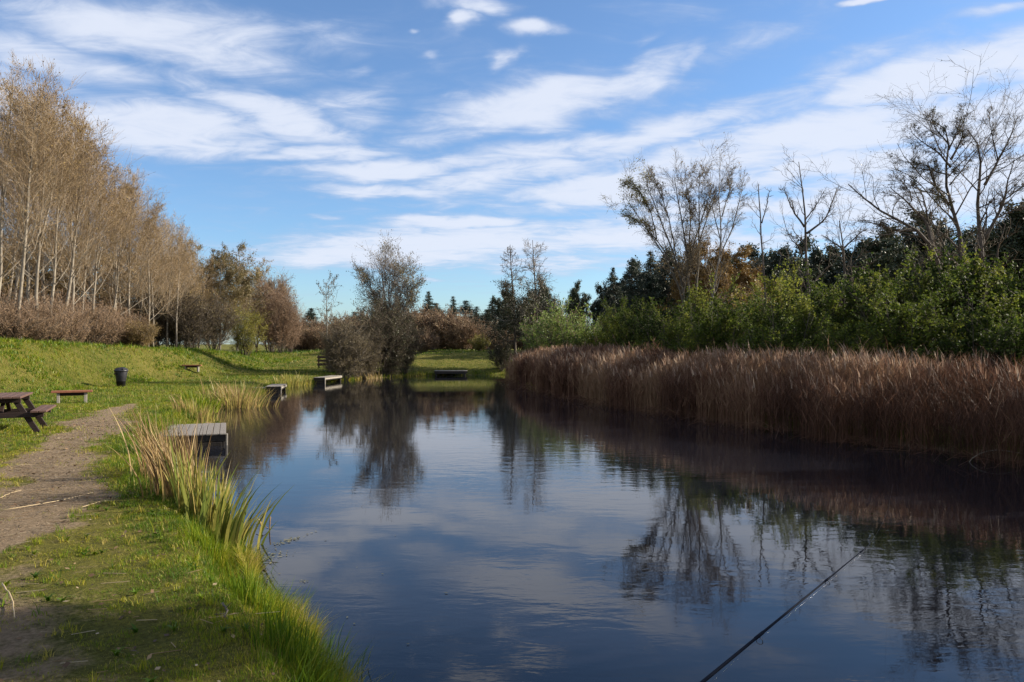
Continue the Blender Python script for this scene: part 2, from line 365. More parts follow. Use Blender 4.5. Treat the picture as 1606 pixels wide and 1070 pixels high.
# ---------------------------------------------------------------- sky
SUN_EL, SUN_AZ = 24.0, 77.0            # degrees; azimuth clockwise from straight ahead (+Y)
def world():
    w = bpy.data.worlds.new('World'); SC.world = w; w.use_nodes = True
    nt = w.node_tree; N = nt.nodes; L = nt.links; N.clear()
    out = N.new('ShaderNodeOutputWorld'); bg = N.new('ShaderNodeBackground'); L.new(bg.outputs[0], out.inputs[0])
    sky = N.new('ShaderNodeTexSky'); sky.sky_type = 'NISHITA'; sky.sun_disc = False
    sky.sun_elevation = R_(SUN_EL); sky.sun_rotation = R_(SUN_AZ); sky.altitude = 100; sky.air_density = 1.0; sky.dust_density = .5; sky.ozone_density = 2.2
    tc = N.new('ShaderNodeTexCoord'); sep = N.new('ShaderNodeSeparateXYZ'); L.new(tc.outputs['Generated'], sep.inputs[0])
    def math_(op, a, b=None, c=None):
        n = N.new('ShaderNodeMath'); n.operation = op
        for i, v in enumerate((a, b, c)):
            if v is None: continue
            if isinstance(v, (int, float)): n.inputs[i].default_value = v
            else: L.new(v, n.inputs[i])
        return n.outputs[0]
    x, y, z = sep.outputs
    az = math_('ARCTAN2', x, y); el = math_('ARCSINE', z)
    uv = N.new('ShaderNodeCombineXYZ'); L.new(az, uv.inputs[0]); L.new(el, uv.inputs[1])
    # clouds lie on a high flat layer: noise in layer coordinates, direction-warped
    zz = math_('ADD', math_('MAXIMUM', z, 0.0), .10)
    pl = N.new('ShaderNodeCombineXYZ'); L.new(math_('DIVIDE', x, zz), pl.inputs[0]); L.new(math_('DIVIDE', y, zz), pl.inputs[1])
    def noise(vec, s, d, rg, di=0, sc=(1, 1, 1), rot=0, loc=(0, 0, 0)):
        mp = N.new('ShaderNodeMapping'); mp.inputs['Scale'].default_value = sc; mp.inputs['Rotation'].default_value = (0, 0, rot); mp.inputs['Location'].default_value = loc
        L.new(vec, mp.inputs[0])
        n = N.new('ShaderNodeTexNoise'); n.inputs['Scale'].default_value = s; n.inputs['Detail'].default_value = d; n.inputs['Roughness'].default_value = rg
        n.inputs['Distortion'].default_value = di; L.new(mp.outputs[0], n.inputs['Vector']); return n.outputs['Fac']
    big = noise(pl.outputs[0], .9, 7, .60, .5, (1, 1.35, 1), .35)
    fine = noise(pl.outputs[0], 4.2, 7, .62, .8, (1, 1.6, 1), .3, (3, 1, 0))
    ang = noise(uv.outputs[0], 7, 6, .55, .3, (1, 2.6, 1), -.15)
    # wobble the lookup so that the cloud banks have ragged outlines
    wn = N.new('ShaderNodeTexNoise'); wn.inputs['Scale'].default_value = 9; wn.inputs['Detail'].default_value = 4
    wm = N.new('ShaderNodeMapping'); wm.inputs['Scale'].default_value = (1, 2, 1); L.new(uv.outputs[0], wm.inputs[0]); L.new(wm.outputs[0], wn.inputs['Vector'])
    sb = N.new('ShaderNodeVectorMath'); sb.operation = 'SUBTRACT'; L.new(wn.outputs['Color'], sb.inputs[0]); sb.inputs[1].default_value = (.5, .5, .5)
    ml = N.new('ShaderNodeVectorMath'); ml.operation = 'MULTIPLY'; L.new(sb.outputs[0], ml.inputs[0]); ml.inputs[1].default_value = (.11, .035, 0)
    wuv = N.new('ShaderNodeVectorMath'); wuv.operation = 'ADD'; L.new(uv.outputs[0], wuv.inputs[0]); L.new(ml.outputs[0], wuv.inputs[1])
    B = [ # cloud banks: x, y, half length, half height (pixels of view angle), tilt deg (+ = rising to the right), weight
     (250, 45, 260, 42, 3, .8), (60, 90, 170, 28, -6, .75), (330, 85, 170, 34, -4, .75), (150, 115, 110, 18, -3, .6),
     (250, 200, 200, 42, 3, 1.0), (430, 185, 130, 34, -14, .95), (500, 238, 130, 13, 3, .85), (560, 165, 110, 34, 10, .45), (330, 150, 120, 22, -10, .6),
     (745, 4, 75, 14, -2, .95), (735, 28, 34, 19, 4, 1.0), (832, 44, 52, 13, -6, 1.0), (800, 92, 30, 15, 20, .6), (552, 110, 32, 8, 15, .45), (676, 88, 22, 6, 10, .4), (640, 52, 12, 5, 0, .5),
     (840, 165, 200, 42, 8, .95), (990, 130, 120, 36, 22, .75), (1080, 92, 46, 20, 45, .55), (1005, 62, 34, 8, 15, .35),
     (640, 262, 210, 19, 5, .8), (610, 298, 140, 12, 0, .7), (820, 275, 200, 32, 8, .75),
     (1170, 235, 300, 38, 9, 1.0), (960, 295, 230, 32, 6, 1.0), (1400, 205, 260, 32, 5, .95), (1300, 260, 230, 26, 2, .95),
     (720, 345, 130, 16, 2, 1.0), (700, 385, 330, 38, 3, 1.0), (960, 365, 260, 32, 0, .9), (505, 333, 30, 5, 0, .5), (655, 440, 28, 6, 0, .5),
     (1500, 112, 230, 36, 3, 1.05), (1310, 120, 110, 30, 18, .55), (1368, 2, 48, 7, -3, 1.0), (1590, 8, 90, 9, 0, .6), (1600, 55, 50, 6, 0, .4),
     (1500, 300, 300, 52, 2, .95), (1200, 385, 260, 20, 0, .7), (1560, 215, 120, 34, 0, .9), (1330, 370, 160, 24, 0, .7),
     (1050, 205, 200, 26, 12, .75), (860, 235, 220, 22, 6, .7), (1230, 160, 160, 30, 14, .5), (700, 205, 160, 20, 8, .5), (1150, 330, 260, 24, 2, .85), (560, 400, 200, 26, 3, .9), (860, 410, 160, 20, 0, .7), (1180, 60, 200, 24, 10, .35), (120, 250, 120, 26, -8, .6),
     (1750, 150, 220, 60, 5, .9), (-150, 120, 220, 60, 0, .9), (-100, 260, 220, 40, 0, .8), (1900, 300, 300, 60, 0, .9)]
    acc = None
    for (bx, by, a, b, tilt, wt) in B:
        mp = N.new('ShaderNodeMapping'); mp.vector_type = 'TEXTURE'
        mp.inputs['Location'].default_value = (math.atan((bx-CX)/F), math.atan((HY-by)/math.hypot(F, bx-CX)), 0)
        mp.inputs['Rotation'].default_value = (0, 0, R_(tilt)); mp.inputs['Scale'].default_value = (a/F, b/F, 1)
        L.new(wuv.outputs[0], mp.inputs[0])
        ln = N.new('ShaderNodeVectorMath'); ln.operation = 'LENGTH'; L.new(mp.outputs[0], ln.inputs[0])
        mr = N.new('ShaderNodeMapRange'); mr.interpolation_type = 'SMOOTHSTEP'
        mr.inputs[1].default_value = 1.45; mr.inputs[2].default_value = .15; mr.inputs[3].default_value = 0; mr.inputs[4].default_value = wt
        L.new(ln.outputs['Value'], mr.inputs[0])
        acc = mr.outputs[0] if acc is None else math_('MAXIMUM', acc, mr.outputs[0])
    # elsewhere round the sky: broken cloud of the same kind
    off = N.new('ShaderNodeMapRange'); off.interpolation_type = 'SMOOTHSTEP'; L.new(math_('ABSOLUTE', az), off.inputs[0])
    off.inputs[1].default_value = .62; off.inputs[2].default_value = .9; off.inputs[3].default_value = 0; off.inputs[4].default_value = .7
    up = N.new('ShaderNodeMapRange'); up.interpolation_type = 'SMOOTHSTEP'; L.new(el, up.inputs[0])
    up.inputs[1].default_value = .46; up.inputs[2].default_value = .6; up.inputs[3].default_value = 0; up.inputs[4].default_value = .3
    acc = math_('MAXIMUM', acc, math_('MAXIMUM', off.outputs[0], up.outputs[0]))
    nmix = math_('ADD', math_('MULTIPLY', big, .45), math_('ADD', math_('MULTIPLY', fine, .55), math_('MULTIPLY', ang, .35)))
    dens = math_('ADD', math_('MULTIPLY', acc, .95), math_('MULTIPLY', math_('SUBTRACT', nmix, .60), 2.0))
    cm = N.new('ShaderNodeMapRange'); cm.interpolation_type = 'SMOOTHERSTEP'; L.new(dens, cm.inputs[0])
    cm.inputs[1].default_value = 0; cm.inputs[2].default_value = 1.15; cm.inputs[3].default_value = .07; cm.inputs[4].default_value = .93
    cc = ramp(nt, [(0, (2.3, 2.9, 4.2)), (.5, (3.4, 3.9, 5.0)), (1, (4.75, 5.05, 5.75))]); L.new(cm.outputs[0], cc.inputs[0])
    # slightly deeper blue of the clear air
    hs = N.new('ShaderNodeMixRGB'); hs.blend_type = 'MULTIPLY'; hs.inputs[0].default_value = 1; hs.inputs[2].default_value = SKY_TINT
    L.new(sky.outputs[0], hs.inputs[1])
    mx = N.new('ShaderNodeMixRGB'); L.new(cm.outputs[0], mx.inputs[0]); L.new(hs.outputs[0], mx.inputs[1]); L.new(cc.outputs[0], mx.inputs[2])
    L.new(mx.outputs[0], bg.inputs[0]); bg.inputs[1].default_value = .076
SKY_TINT = (.70, .885, 1.08, 1)
world()
sl = bpy.data.lights.new('sun', 'SUN'); sl.energy = 5.0; sl.angle = R_(.53); sl.color = (1, .90, .76)
so = bpy.data.objects.new('sun', sl); COL.objects.link(so)
so.rotation_euler = (R_(90-SUN_EL), 0, R_(-SUN_AZ+180)); so.location = (40, 10, 30)

# ---------------------------------------------------------------- camera
cam = bpy.data.cameras.new('camera'); co = bpy.data.objects.new('camera', cam); COL.objects.link(co)
cam.sensor_width = 36; cam.lens = 36*F/1606; cam.clip_end = 6000; cam.clip_start = .05
co.location = (0, 0, CAMZ); co.rotation_euler = (R_(90)+math.atan((HY-535)/F), 0, 0)
SC.camera = co
SC.view_settings.view_transform = 'Standard'; SC.view_settings.look = 'None'; SC.view_settings.exposure = 1.2; SC.view_settings.gamma = 1

# ---------------------------------------------------------------- ground sheet
def make_ground():
    def axis(pts):
        out = []
        for (a, b, s) in pts: out.append(np.arange(a, b, s))
        return np.concatenate(out+[[pts[-1][1]]])
    xs = axis([(-1500, -300, 200), (-300, -60, 20), (-60, -24, 2), (-24, -12, .45), (-12, -8, .2), (-8, 2.4, .085), (2.4, 14, .35), (14, 60, 3), (60, 300, 20), (300, 1500, 200)])
    ys = axis([(-400, -60, 60), (-60, -10, 6), (-10, 2.5, .5), (2.5, 9.5, .085), (9.5, 18, .15), (18, 54, .35), (54, 80, 1.2), (80, 300, 10), (300, 2400, 200)])
    X, Y = np.meshgrid(xs, ys)
    Z = ground_z(X, Y)
    g = Geo(); nx, ny = len(xs), len(ys)
    i = np.arange(ny-1)[:, None]*nx+np.arange(nx-1)[None, :]
    f = np.stack([i, i+1, i+nx+1, i+nx], -1).reshape(-1, 4)
    d = shore_d(X, Y)
    p = path_m(X, Y)
    p = np.maximum(p, (.28+.45*(1-sst(4.0, 6.2, Y)))*sst(.8, 1.8, d)*(Y < 9)*(X < 3)*(.4+1.2*fbm(X*1.4, Y*1.8, 8)))       # worn, thin turf by the angler's stand
    p = np.maximum(p, 1-sst(-.1, .18, d))
    p = np.maximum(p, .8*sst(7, 12, d)*(X > 2)*(Y > 5))
    p = np.maximum(p, .8*sst(-21.5, -23.5, X)*(Y < 70))
    g.add(np.stack([X, Y, Z], -1).reshape(-1, 3), f, p.ravel(), 0, True)
    tag(g.build('ground', ground_material()), kind='structure')
make_ground()
def make_water():
    g = Geo(); v = [(-14, -8, 0), (14, -8, 0), (14, 53, 0), (-14, 53, 0)]
    g.add(v, [[0, 1, 2, 3]])
    tag(g.build('water', water_material()), kind='structure')
make_water()

# ---------------------------------------------------------------- grass
def make_grass():
    rng = np.random.default_rng(11)
    def sample(y0, y1, dens, xl=-.70, xr=.0, xmin=-40, xmax=3):
        # uniform over the view wedge y0..y1 on the left of the pond
        A = .5*(y1*y1-y0*y0)*(xr-xl); n = int(A*dens)
        y = np.sqrt(rng.uniform(y0*y0, y1*y1, n)); x = y*rng.uniform(xl, xr, n)
        k = (x > xmin) & (x < xmax)
        return x[k], y[k]
    g = Geo()
    for (y0, y1, dens, hh, ww, m) in [(3.2, 5.2, 6500, .018, .0034, 2), (5.2, 8, 4600, .020, .0042, 2), (8, 13, 1700, .038, .0065, 2), (13, 22, 560, .055, .011, 2),
                                      (22, 34, 230, .07, .018, 1), (34, 52, 90, .07, .03, 1), (52, 75, 30, .07, .055, 1)]:
        x, y = sample(y0, y1, dens)
        d = shore_d(x, y); p = path_m(x, y)
        wear = (.35+.6*(1-sst(4.2, 6.2, y)))*sst(.7, 1.8, d)*(y < 9)
        keep = (d > .02) & (rng.uniform(size=len(x)) > p*.93*(.72+.6*fbm(x*3, y*3, 91))) & (rng.uniform(size=len(x)) > wear*fbm(x*2, y*2, 8)*1.6)
        x, y, d, p = x[keep], y[keep], d[keep], p[keep]
        z = ground_z(x, y, True, d)
        em = sst(-15.2, -17.5, x)
        lush = fbm(x*.9, y*.9, 21); tuft = fbm(x*2.6, y*2.6, 23)
        edge = 1-sst(.25, 1.1, d)
        h = hh*(.35+.9*lush)*(.25+3.0*fbm(x*7, y*7, 24)**2)*1.25*(1-.5*p)*(1+1.0*em*(.2+1.6*tuft))*(1+edge*1.9)*rng.uniform(.6, 1.4, len(x))
        lean = rng.uniform(.1, .8, len(x))
        # tone: lush green near the water edge, olive in the middle, straw near the path
        tone = .30+.5*(fbm(x*.7, y*.7, 31)-.47)*1.6+.30*p-.45*(fbm(x*7, y*7, 24)-.47)*2+.26*(tuft-.47)*2+rng.normal(0, .14, len(x))
        tone += np.where(y < 12, .34*sst(.9, 1.9, d)-.12*(1-sst(.3, 1.2, d)), 0)
        tone -= .20*sst(40, 46, y)
        dry = rng.uniform(size=len(x)) < .05
        tone = np.where(dry, .95, np.clip(tone, 0, .93))
        g.blades(np.stack([x, y, z-.006], 1), h, ww*rng.uniform(.7, 1.3, len(x)), lean, rng, tone, m)
    tag(g.build('grass', M['grass']), 'mown green and olive turf on the left bank and far field', kind='stuff')
    # longer grass hanging over the edge of the near bank
    g = Geo()
    for (y0, y1, dens, hh, ww) in [(2.4, 5.5, 5200, .17, .0045), (5.5, 8.3, 4200, .15, .005), (8.3, 14, 1400, .15, .008), (14, 30, 420, .12, .012), (30, 52, 150, .20, .026)]:
        x, y = sample(y0, y1, dens, -.62, .1)
        d = shore_d(x, y)
        wid = .42 if y0 < 14 else .7
        keep = (d > -.04) & (d < wid) & (rng.uniform(size=len(x)) < (1-sst(.12, wid, d))*sst(.42, .56, fbm(x*2.2, y*2.2, 41)+.12*rng.uniform(size=len(x))))
        keep &= ~((y > 14.6) & (y < 17.2) & (d < .1))
        x, y, d = x[keep], y[keep], d[keep]
        z = ground_z(x, y, True, d)
        cl = fbm(x*2.2, y*2.2, 41)
        h = hh*(.35+1.5*cl)*rng.uniform(.6, 1.3, len(x))
        e = .05
        gx = shore_d(x+e, y)-shore_d(x-e, y); gy = shore_d(x, y+e)-shore_d(x, y-e)
        n = np.hypot(gx, gy)+1e-6
        az = rng.uniform(0, 6.28, len(x)); a = rng.uniform(.1, .55, len(x))
        lean = np.stack([-gx/n*.38+np.cos(az)*a, -gy/n*.38+np.sin(az)*a], 1)
        tone = .22+1.0*(cl-.47)+rng.normal(0, .13, len(x))+.45*(1-sst(0, .22, d))*fbm(x*1.5, y*1.5, 45)*1.8+.05*(y > 8)
        g.blades(np.stack([x, y, z-.01], 1), h, ww*rng.uniform(.7, 1.4, len(x)), lean, rng, np.clip(tone, 0, 1), 3)
    tag(g.build('bank_grass', M['grass']), 'long bright green grass overhanging the water edge of the left bank', kind='stuff')
    # rough herbs and docks on the embankment
    g = Geo()
    x = rng.uniform(-30, -15.5, 5200); y = rng.uniform(22, 58, 5200)
    k = (fbm(x*.5, y*.5, 51) > .46); x, y = x[k], y[k]
    z = ground_z(x, y)
    n = 9
    X = np.repeat(x, n)+rng.normal(0, .10, len(x)*n); Y = np.repeat(y, n)+rng.normal(0, .10, len(x)*n); Z = np.repeat(z, n)
    t = np.repeat(rng.uniform(.02, .5, len(x)), n)+rng.normal(0, .05, len(x)*n)
    g.blades(np.stack([X, Y, Z], 1), rng.uniform(.08, .20, len(X)), .035, rng.uniform(.3, 1.0, len(X)), rng, np.clip(t, 0, 1), 2)
    y = np.sqrt(rng.uniform(3.3**2, 15**2, 2600)); x = y*rng.uniform(-.70, -.2, len(y)); d = shore_d(x, y); p = path_m(x, y)
    k = (d > .1) & (p < .55) & (rng.uniform(size=len(x)) < .25+.9*sst(.45, .6, fbm(x*1.2, y*1.2, 77))); x, y = x[k], y[k]; z = ground_z(x, y); n = 13
    X = np.repeat(x, n)+rng.normal(0, .022, len(x)*n); Y = np.repeat(y, n)+rng.normal(0, .022, len(x)*n)
    t = np.repeat(rng.uniform(0, .9, len(x)), n)+rng.normal(0, .08, len(x)*n)
    g.blades(np.stack([X, Y, np.repeat(z, n)-.004], 1), np.repeat(rng.uniform(.03, .085, len(x)), n)*rng.uniform(.6, 1.2, len(X)), .0055, rng.uniform(.2, .9, len(X)), rng, np.clip(t, 0, 1), 2)
    # small broad-leaved rosettes
    y = np.sqrt(rng.uniform(3.3**2, 9**2, 90)); x = y*rng.uniform(-.68, -.2, len(y)); d = shore_d(x, y); k = (d > .12) & (path_m(x, y) < .4); x, y = x[k], y[k]; z = ground_z(x, y); n = 7
    X = np.repeat(x, n); Y = np.repeat(y, n)
    g.blades(np.stack([X, Y, np.repeat(z, n)+.004], 1), rng.uniform(.03, .06, len(X)), .020, rng.uniform(.8, 1.3, len(X)), rng, np.clip(np.repeat(rng.uniform(0, .4, len(x)), n), 0, 1), 3)
    tag(g.build('rough_grass', M['grass']), 'tussocky rough grass and small weeds on the bank and embankment', kind='stuff')
make_grass()

def make_litter():
    rng = np.random.default_rng(5)
    g = Geo()
    y = np.sqrt(rng.uniform(3.3**2, 17**2, 5200)); x = y*rng.uniform(-.7, -.15, len(y))
    d = shore_d(x, y); p = path_m(x, y)
    k = (d > .1) & (rng.uniform(size=len(x)) < .18+.8*p+.25*(y < 5)); x, y, d = x[k], y[k], d[k]
    z = ground_z(x, y, True, d)+rng.uniform(.006, .03, len(x))
    C = np.stack([x, y, z], 1); N = len(C)
    az = rng.uniform(0, 6.28, N); u = np.stack([np.cos(az), np.sin(az), rng.normal(0, .25, N)], 1)
    w = np.stack([-np.sin(az), np.cos(az), rng.normal(0, .4, N)], 1)
    s = (rng.uniform(.008, .019, N)*(1+y/22))[:, None]
    V = np.stack([C-u*s, C+w*s*.55, C+u*s, C-w*s*.55], 1)
    g.add(V.reshape(-1, 3), np.arange(N*4).reshape(-1, 4), np.repeat(rng.uniform(0, 1, N)**1.5, 4))
    # thin bits of straw
    y = np.sqrt(rng.uniform(3.3**2, 16**2, 2600)); x = y*rng.uniform(-.7, -.2, len(y)); d = shore_d(x, y); p = path_m(x, y)
    k = (d > .1) & (rng.uniform(size=len(x)) < .12+p); x, y = x[k], y[k]
    z = ground_z(x, y)+.012; az = rng.normal(0.1, .5, len(x)); l = rng.uniform(.04, .18, len(x))
    A = np.stack([x, y, z], 1); Bv = A+np.stack([np.cos(az)*l, np.sin(az)*l, rng.uniform(-.005, .015, len(x))], 1)
    g.tube(np.stack([A, Bv], 1), np.full((len(x), 2), .0022), 3, 0, rng.uniform(.5, 1, len(x)))
    tag(g.build('fallen_leaves', M['litter']), 'scattered dead leaves and straw bits on path and turf', kind='stuff')
    # leaves and scum adrift by the bank
    g = Geo(); P = []
    for (cx, cy, sx, sy, n, rot) in [(452, 848, 44, 3, 90, -.30), (415, 873, 40, 8, 90, -.1), (380, 868, 26, 8, 130, .3), (400, 905, 30, 14, 60, 0), (475, 912, 12, 3, 8, 0), (395, 885, 20, 18, 60, .6)]:
        for _ in range(n):
            a, b = rng.normal(0, .5, 2); dx = a*sx*math.cos(rot)-b*sy*math.sin(rot); dy = a*sx*math.sin(rot)+b*sy*math.cos(rot)
            P.append(pg(cx+dx, cy+dy, .003))
    for (a, b) in [(511, 847), (516, 883), (545, 968), (556, 978), (600, 900), (640, 1010), (470, 960), (560, 890), (700, 930), (620, 840)]: P.append(pg(a, b, .003))
    C = np.array(P); N = len(C); C = C[shore_d(C[:, 0], C[:, 1]) < -.02]; N = len(C)
    az = rng.uniform(0, 6.28, N); u = np.stack([np.cos(az), np.sin(az), rng.normal(0, .02, N)], 1); w = np.stack([-np.sin(az), np.cos(az), rng.normal(0, .05, N)], 1)
    s = rng.uniform(.006, .022, N)[:, None]
    V = np.stack([C-u*s, C+w*s*.5, C+u*s, C-w*s*.5], 1); V[:, :, 2] += .004
    g.add(V.reshape(-1, 3), np.arange(N*4).reshape(-1, 4), np.repeat(rng.uniform(0, 1, N), 4))
    tag(g.build('floating_leaves', M['float']), 'yellowish leaves and scum adrift beside the near bank', kind='stuff')
make_litter()

# ---------------------------------------------------------------- tree growing
def grow(P, R, rng, n, t0, t1, length, angle, up, m=5, rr=.6, tip=.3, wob=.12, prof=None, rmin=.003, out=0):
    N, m0, _ = P.shape
    if np.isscalar(n): cnt = np.full(N, n)
    idx = np.repeat(np.arange(N), cnt); K = len(idx)
    t = t0+(t1-t0)*((np.tile(np.arange(n), N)+rng.uniform(0, 1, K))/n)
    q = np.clip(t*(m0-1), 0, m0-1.001); i = q.astype(int); f = (q-i)[:, None]
    p0 = P[idx, i]*(1-f)+P[idx, i+1]*f; T = P[idx, i+1]-P[idx, i]; T /= np.linalg.norm(T, axis=1, keepdims=True)+1e-9
    rp = R[idx, i]*(1-f[:, 0])+R[idx, i+1]*f[:, 0]
    plen = np.linalg.norm(np.diff(P, axis=1), axis=2).sum(1)[idx]
    v = rng.normal(size=(K, 3)); v -= (v*T).sum(1, keepdims=True)*T; v /= np.linalg.norm(v, axis=1, keepdims=True)+1e-9
    a = np.radians(angle)*rng.uniform(.7, 1.3, K); d = np.cos(a)[:, None]*T+np.sin(a)[:, None]*v
    l = length*plen*rng.uniform(.6, 1.25, K)
    if prof is not None: l = l*prof((t-t0)/(t1-t0))
    r0 = np.maximum(rp*rr, rmin)
    pts = [p0]; st = (l/(m-1))[:, None]; cur = p0
    for k in range(m-1):
        d = d+rng.normal(0, wob, (K, 3)); d[:, 2] += up
        d /= np.linalg.norm(d, axis=1, keepdims=True); cur = cur+d*st; pts.append(cur)
    Pn = np.stack(pts, 1); Rn = np.maximum(r0[:, None]*np.linspace(1, tip, m)[None], rmin*.8)
    return Pn, Rn
def resample(pts, m):
    pts = np.array(pts, float); s = np.concatenate([[0], np.cumsum(np.linalg.norm(np.diff(pts, axis=0), axis=1))])
    u = np.linspace(0, s[-1], m)
    p = np.stack([np.interp(u, s, pts[:, k]) for k in range(3)], 1)
    q = p.copy(); q[1:-1] = p[1:-1]*.5+(p[:-2]+p[2:])*.25
    return q
def along(P, rng, n, t0=.1, t1=1):
    N, m0, _ = P.shape; idx = rng.integers(0, N, n); q = np.clip(rng.uniform(t0, t1, n)*(m0-1), 0, m0-1.001); i = q.astype(int); f = (q-i)[:, None]
    return P[idx, i]*(1-f)+P[idx, i+1]*f
def clumpy(C, rng, s=1.2, k=.6):
    return np.clip(.5+(fbm(C[:, 0]/s+C[:, 2]*.7/s+50, C[:, 1]/s*.7-C[:, 2]/s+50, int(rng.integers(99)))-.47)*2*k+rng.normal(0, .16, len(C)), 0, 1)

def tree(name, label, cat, loc, stems, radii, levels, bark, twig, leaf=None, seed=1, group=None, rz=0, kmain=7, mres=12):
    """stems: list of polylines relative to loc; levels: list of dicts for grow(); leaf: dict(n,size,mat,lv)
    trunk mesh = stems + first level, crown mesh = the finer twigs + leaves"""
    rng = np.random.default_rng(seed)
    root = thing(name, label, cat, loc, rz, group)
    P = np.stack([resample(s, mres) for s in stems])
    R = np.stack([np.linspace(a, b, mres) for a, b in radii])
    R[:, 0] *= 1.15
    P[:, 1:-1] += rng.normal(0, .012*np.linalg.norm(P[:, -1]-P[:, 0], axis=1).mean()/6, P[:, 1:-1].shape)
    g = Geo(); g.tube(P, R, kmain, 0, np.full(len(P), .5))
    lv = [(P, R)]; gc = Geo()
    for i, L in enumerate(levels):
        L = dict(L); src = L.pop('src', -1); kk = L.pop('k', 3)
        ps, rs = lv[src]
        Pn, Rn = grow(ps, rs, rng, **L); lv.append((Pn, Rn))
        if i == 0: g.tube(Pn, Rn, 5 if kk == 3 else kk, 0, np.full(len(Pn), .5), cap=False)
        else: gc.tube(Pn, Rn, 3, 0, rng.uniform(.1, .9, len(Pn)), cap=False)
    mats = [twig]
    if leaf:
        for q, lf in enumerate(leaf if isinstance(leaf, list) else [leaf]):
            ps = lv[lf.get('lv', -1)][0]
            C = along(ps, rng, lf['n'], lf.get('t0', .15), 1)+rng.normal(0, lf.get('spread', .05), (lf['n'], 3))
            keep = lf.get('keep')
            if keep is not None: C = C[keep(C, rng)]
            if lf.get('patch'):
                s_ = lf.get('ps', 1.0)
                nz = fbm(C[:, 0]/s_+C[:, 2]*.6/s_+9, C[:, 1]/s_-C[:, 2]*.8/s_+9, seed+7)
                C = C[nz > lf['patch']]
            gc.quads(C, lf['size'], rng, clumpy(C, rng, lf.get('cs', 1.2), lf.get('ck', .6)), 1+q, lf.get('asp', .6), lf.get('updir'))
            mats.append(lf['mat'])
    g.build('trunk', bark, root)
    if gc.n: gc.build('crown', mats, root)
    return root
up_prof = lambda u: 1.15-.85*u
mid_prof = lambda u: .55+1.1*u*(1-u)*2-.2*u

ORD = ['first', 'second', 'third', 'fourth', 'fifth', 'sixth', 'seventh', 'eighth', 'ninth', 'tenth', 'eleventh', 'twelfth', 'thirteenth', 'fourteenth', 'fifteenth', 'sixteenth',
       'seventeenth', 'eighteenth', 'nineteenth', 'twentieth', 'twenty-first', 'twenty-second', 'twenty-third', 'twenty-fourth']

def place_px(o, x, D, ytop, H, first=False, label=None, group=None, rz=0, wide=1.0, sink=.05):
    X = (x-CX)/F*D; z = gz(X, D)-sink
    s = (CAMZ+(HY-ytop)/F*D-z)/H
    if first:
        o.location = (X, D, z); o.rotation_euler = (0, 0, rz); o.scale = (s*wide, s*wide, s)
        if label: o['label'] = label
        if group: o['group'] = group
        return o
    return dup(o, (X, D, z), rz, (s*wide, s*wide, s), label, group)

# ---- left wood: slender pale-barked trees
def pale_variant(seed, H=12.0, lean=(0, 0), n1=30, low=.22, leafn=1300, spread=.30):
    r = random.Random(seed)
    a = r.uniform(-.3, .3); b = r.uniform(-.3, .3)
    st = [[(0, 0, 0), (lean[0]*.3+a*.5, lean[1]*.3, H*.3), (lean[0]*.7-a*.4, lean[1]*.6+b, H*.65), (lean[0], lean[1], H*.99)]]
    fork = H*r.uniform(.38, .5)
    st.append([(lean[0]*.45, lean[1]*.4, fork), (lean[0]*.6+r.uniform(.3, .5), r.uniform(-.5, .5), fork+H*.2), (lean[0]+r.uniform(.5, 1.0), r.uniform(-.9, .9), H*.93)])
    return tree('bare_tree', '', 'tree', (0, 0, 0), st, [(.085, .012), (.04, .01)],
        [dict(n=n1, t0=low, t1=.97, length=spread, angle=46, up=.15, m=6, rr=.30, tip=.25, wob=.14, prof=up_prof),
         dict(n=8, t0=.15, t1=.95, length=.42, angle=42, up=.12, m=5, rr=.55, tip=.35, wob=.16, rmin=.0055),
         dict(n=5, t0=.15, t1=1, length=.65, angle=36, up=.14, m=4, rr=.6, tip=.5, wob=.18, rmin=.005)],
        M['birch'], M['twig_tan'], dict(n=int(leafn*.6), size=.08, mat=M['leaf_rustan'], spread=.06), seed, kmain=7)
PV = [pale_variant(101, lean=(.9, .2), n1=25), pale_variant(102, lean=(.4, -.3), n1=30, leafn=1900), pale_variant(103, lean=(1.3, .1), low=.28, leafn=900), pale_variant(104, lean=(-.3, .3), n1=36, low=.18, leafn=3000)]
used = [False]*4
def pale(v, x, D, yt, rz, label, wide=1.0):
    o = place_px(PV[v], x, D, yt, 12.0, not used[v], label, 'pale bare trees of the left wood', rz, wide); used[v] = True; return o
front = [(-8, 31, 105, 0, .1), (22, 31, 96, 0, 2), (58, 32, 118, .2, 1), (74, 33, 150, .1, 0), (112, 35.5, 175, -.1, 3), (146, 37.5, 225, .3, 1), (168, 39.5, 250, .2, 2), (188, 42, 285, 0, 3), (262, 46, 325, .1, 1)]
for i, (x, D, yt, rz, v) in enumerate(front):
    pale(int(v), x, D+1.2, yt+14, rz+i*.13-.4, ['pale slender bare tree cut by the left frame edge', 'tall pale bare tree leaning right, second trunk of the front row', 'third pale trunk from the left along the wood front, tallest reach', 'fourth pale trunk from the left in the wood, thin and close beside the third',
        'pale straight trunk above the reddish brambles, fifth from the left', 'sixth pale trunk from the left, rising behind the bramble bank', 'seventh pale trunk from the left, just left of the ochre dome bush', 'pale trunk directly behind the ochre dome bush', 'lone light trunk standing right of the ochre dome bush'][i])
rg = random.Random(77)
sil = lambda x: float(np.interp(x, [-60, 0, 50, 100, 150, 200, 250, 300, 350], [95, 100, 108, 140, 200, 250, 300, 345, 385]))
back = [(-45, 35), (-15, 37), (15, 38.5), (40, 36.5), (66, 39), (92, 36.5), (106, 41), (130, 39), (152, 43), (178, 41), (200, 42), (215, 46), (232, 43), (248, 48), (276, 46), (292, 50), (240, 44), (0, 44), (50, 46), (262, 52), (305, 54), (328, 57)]
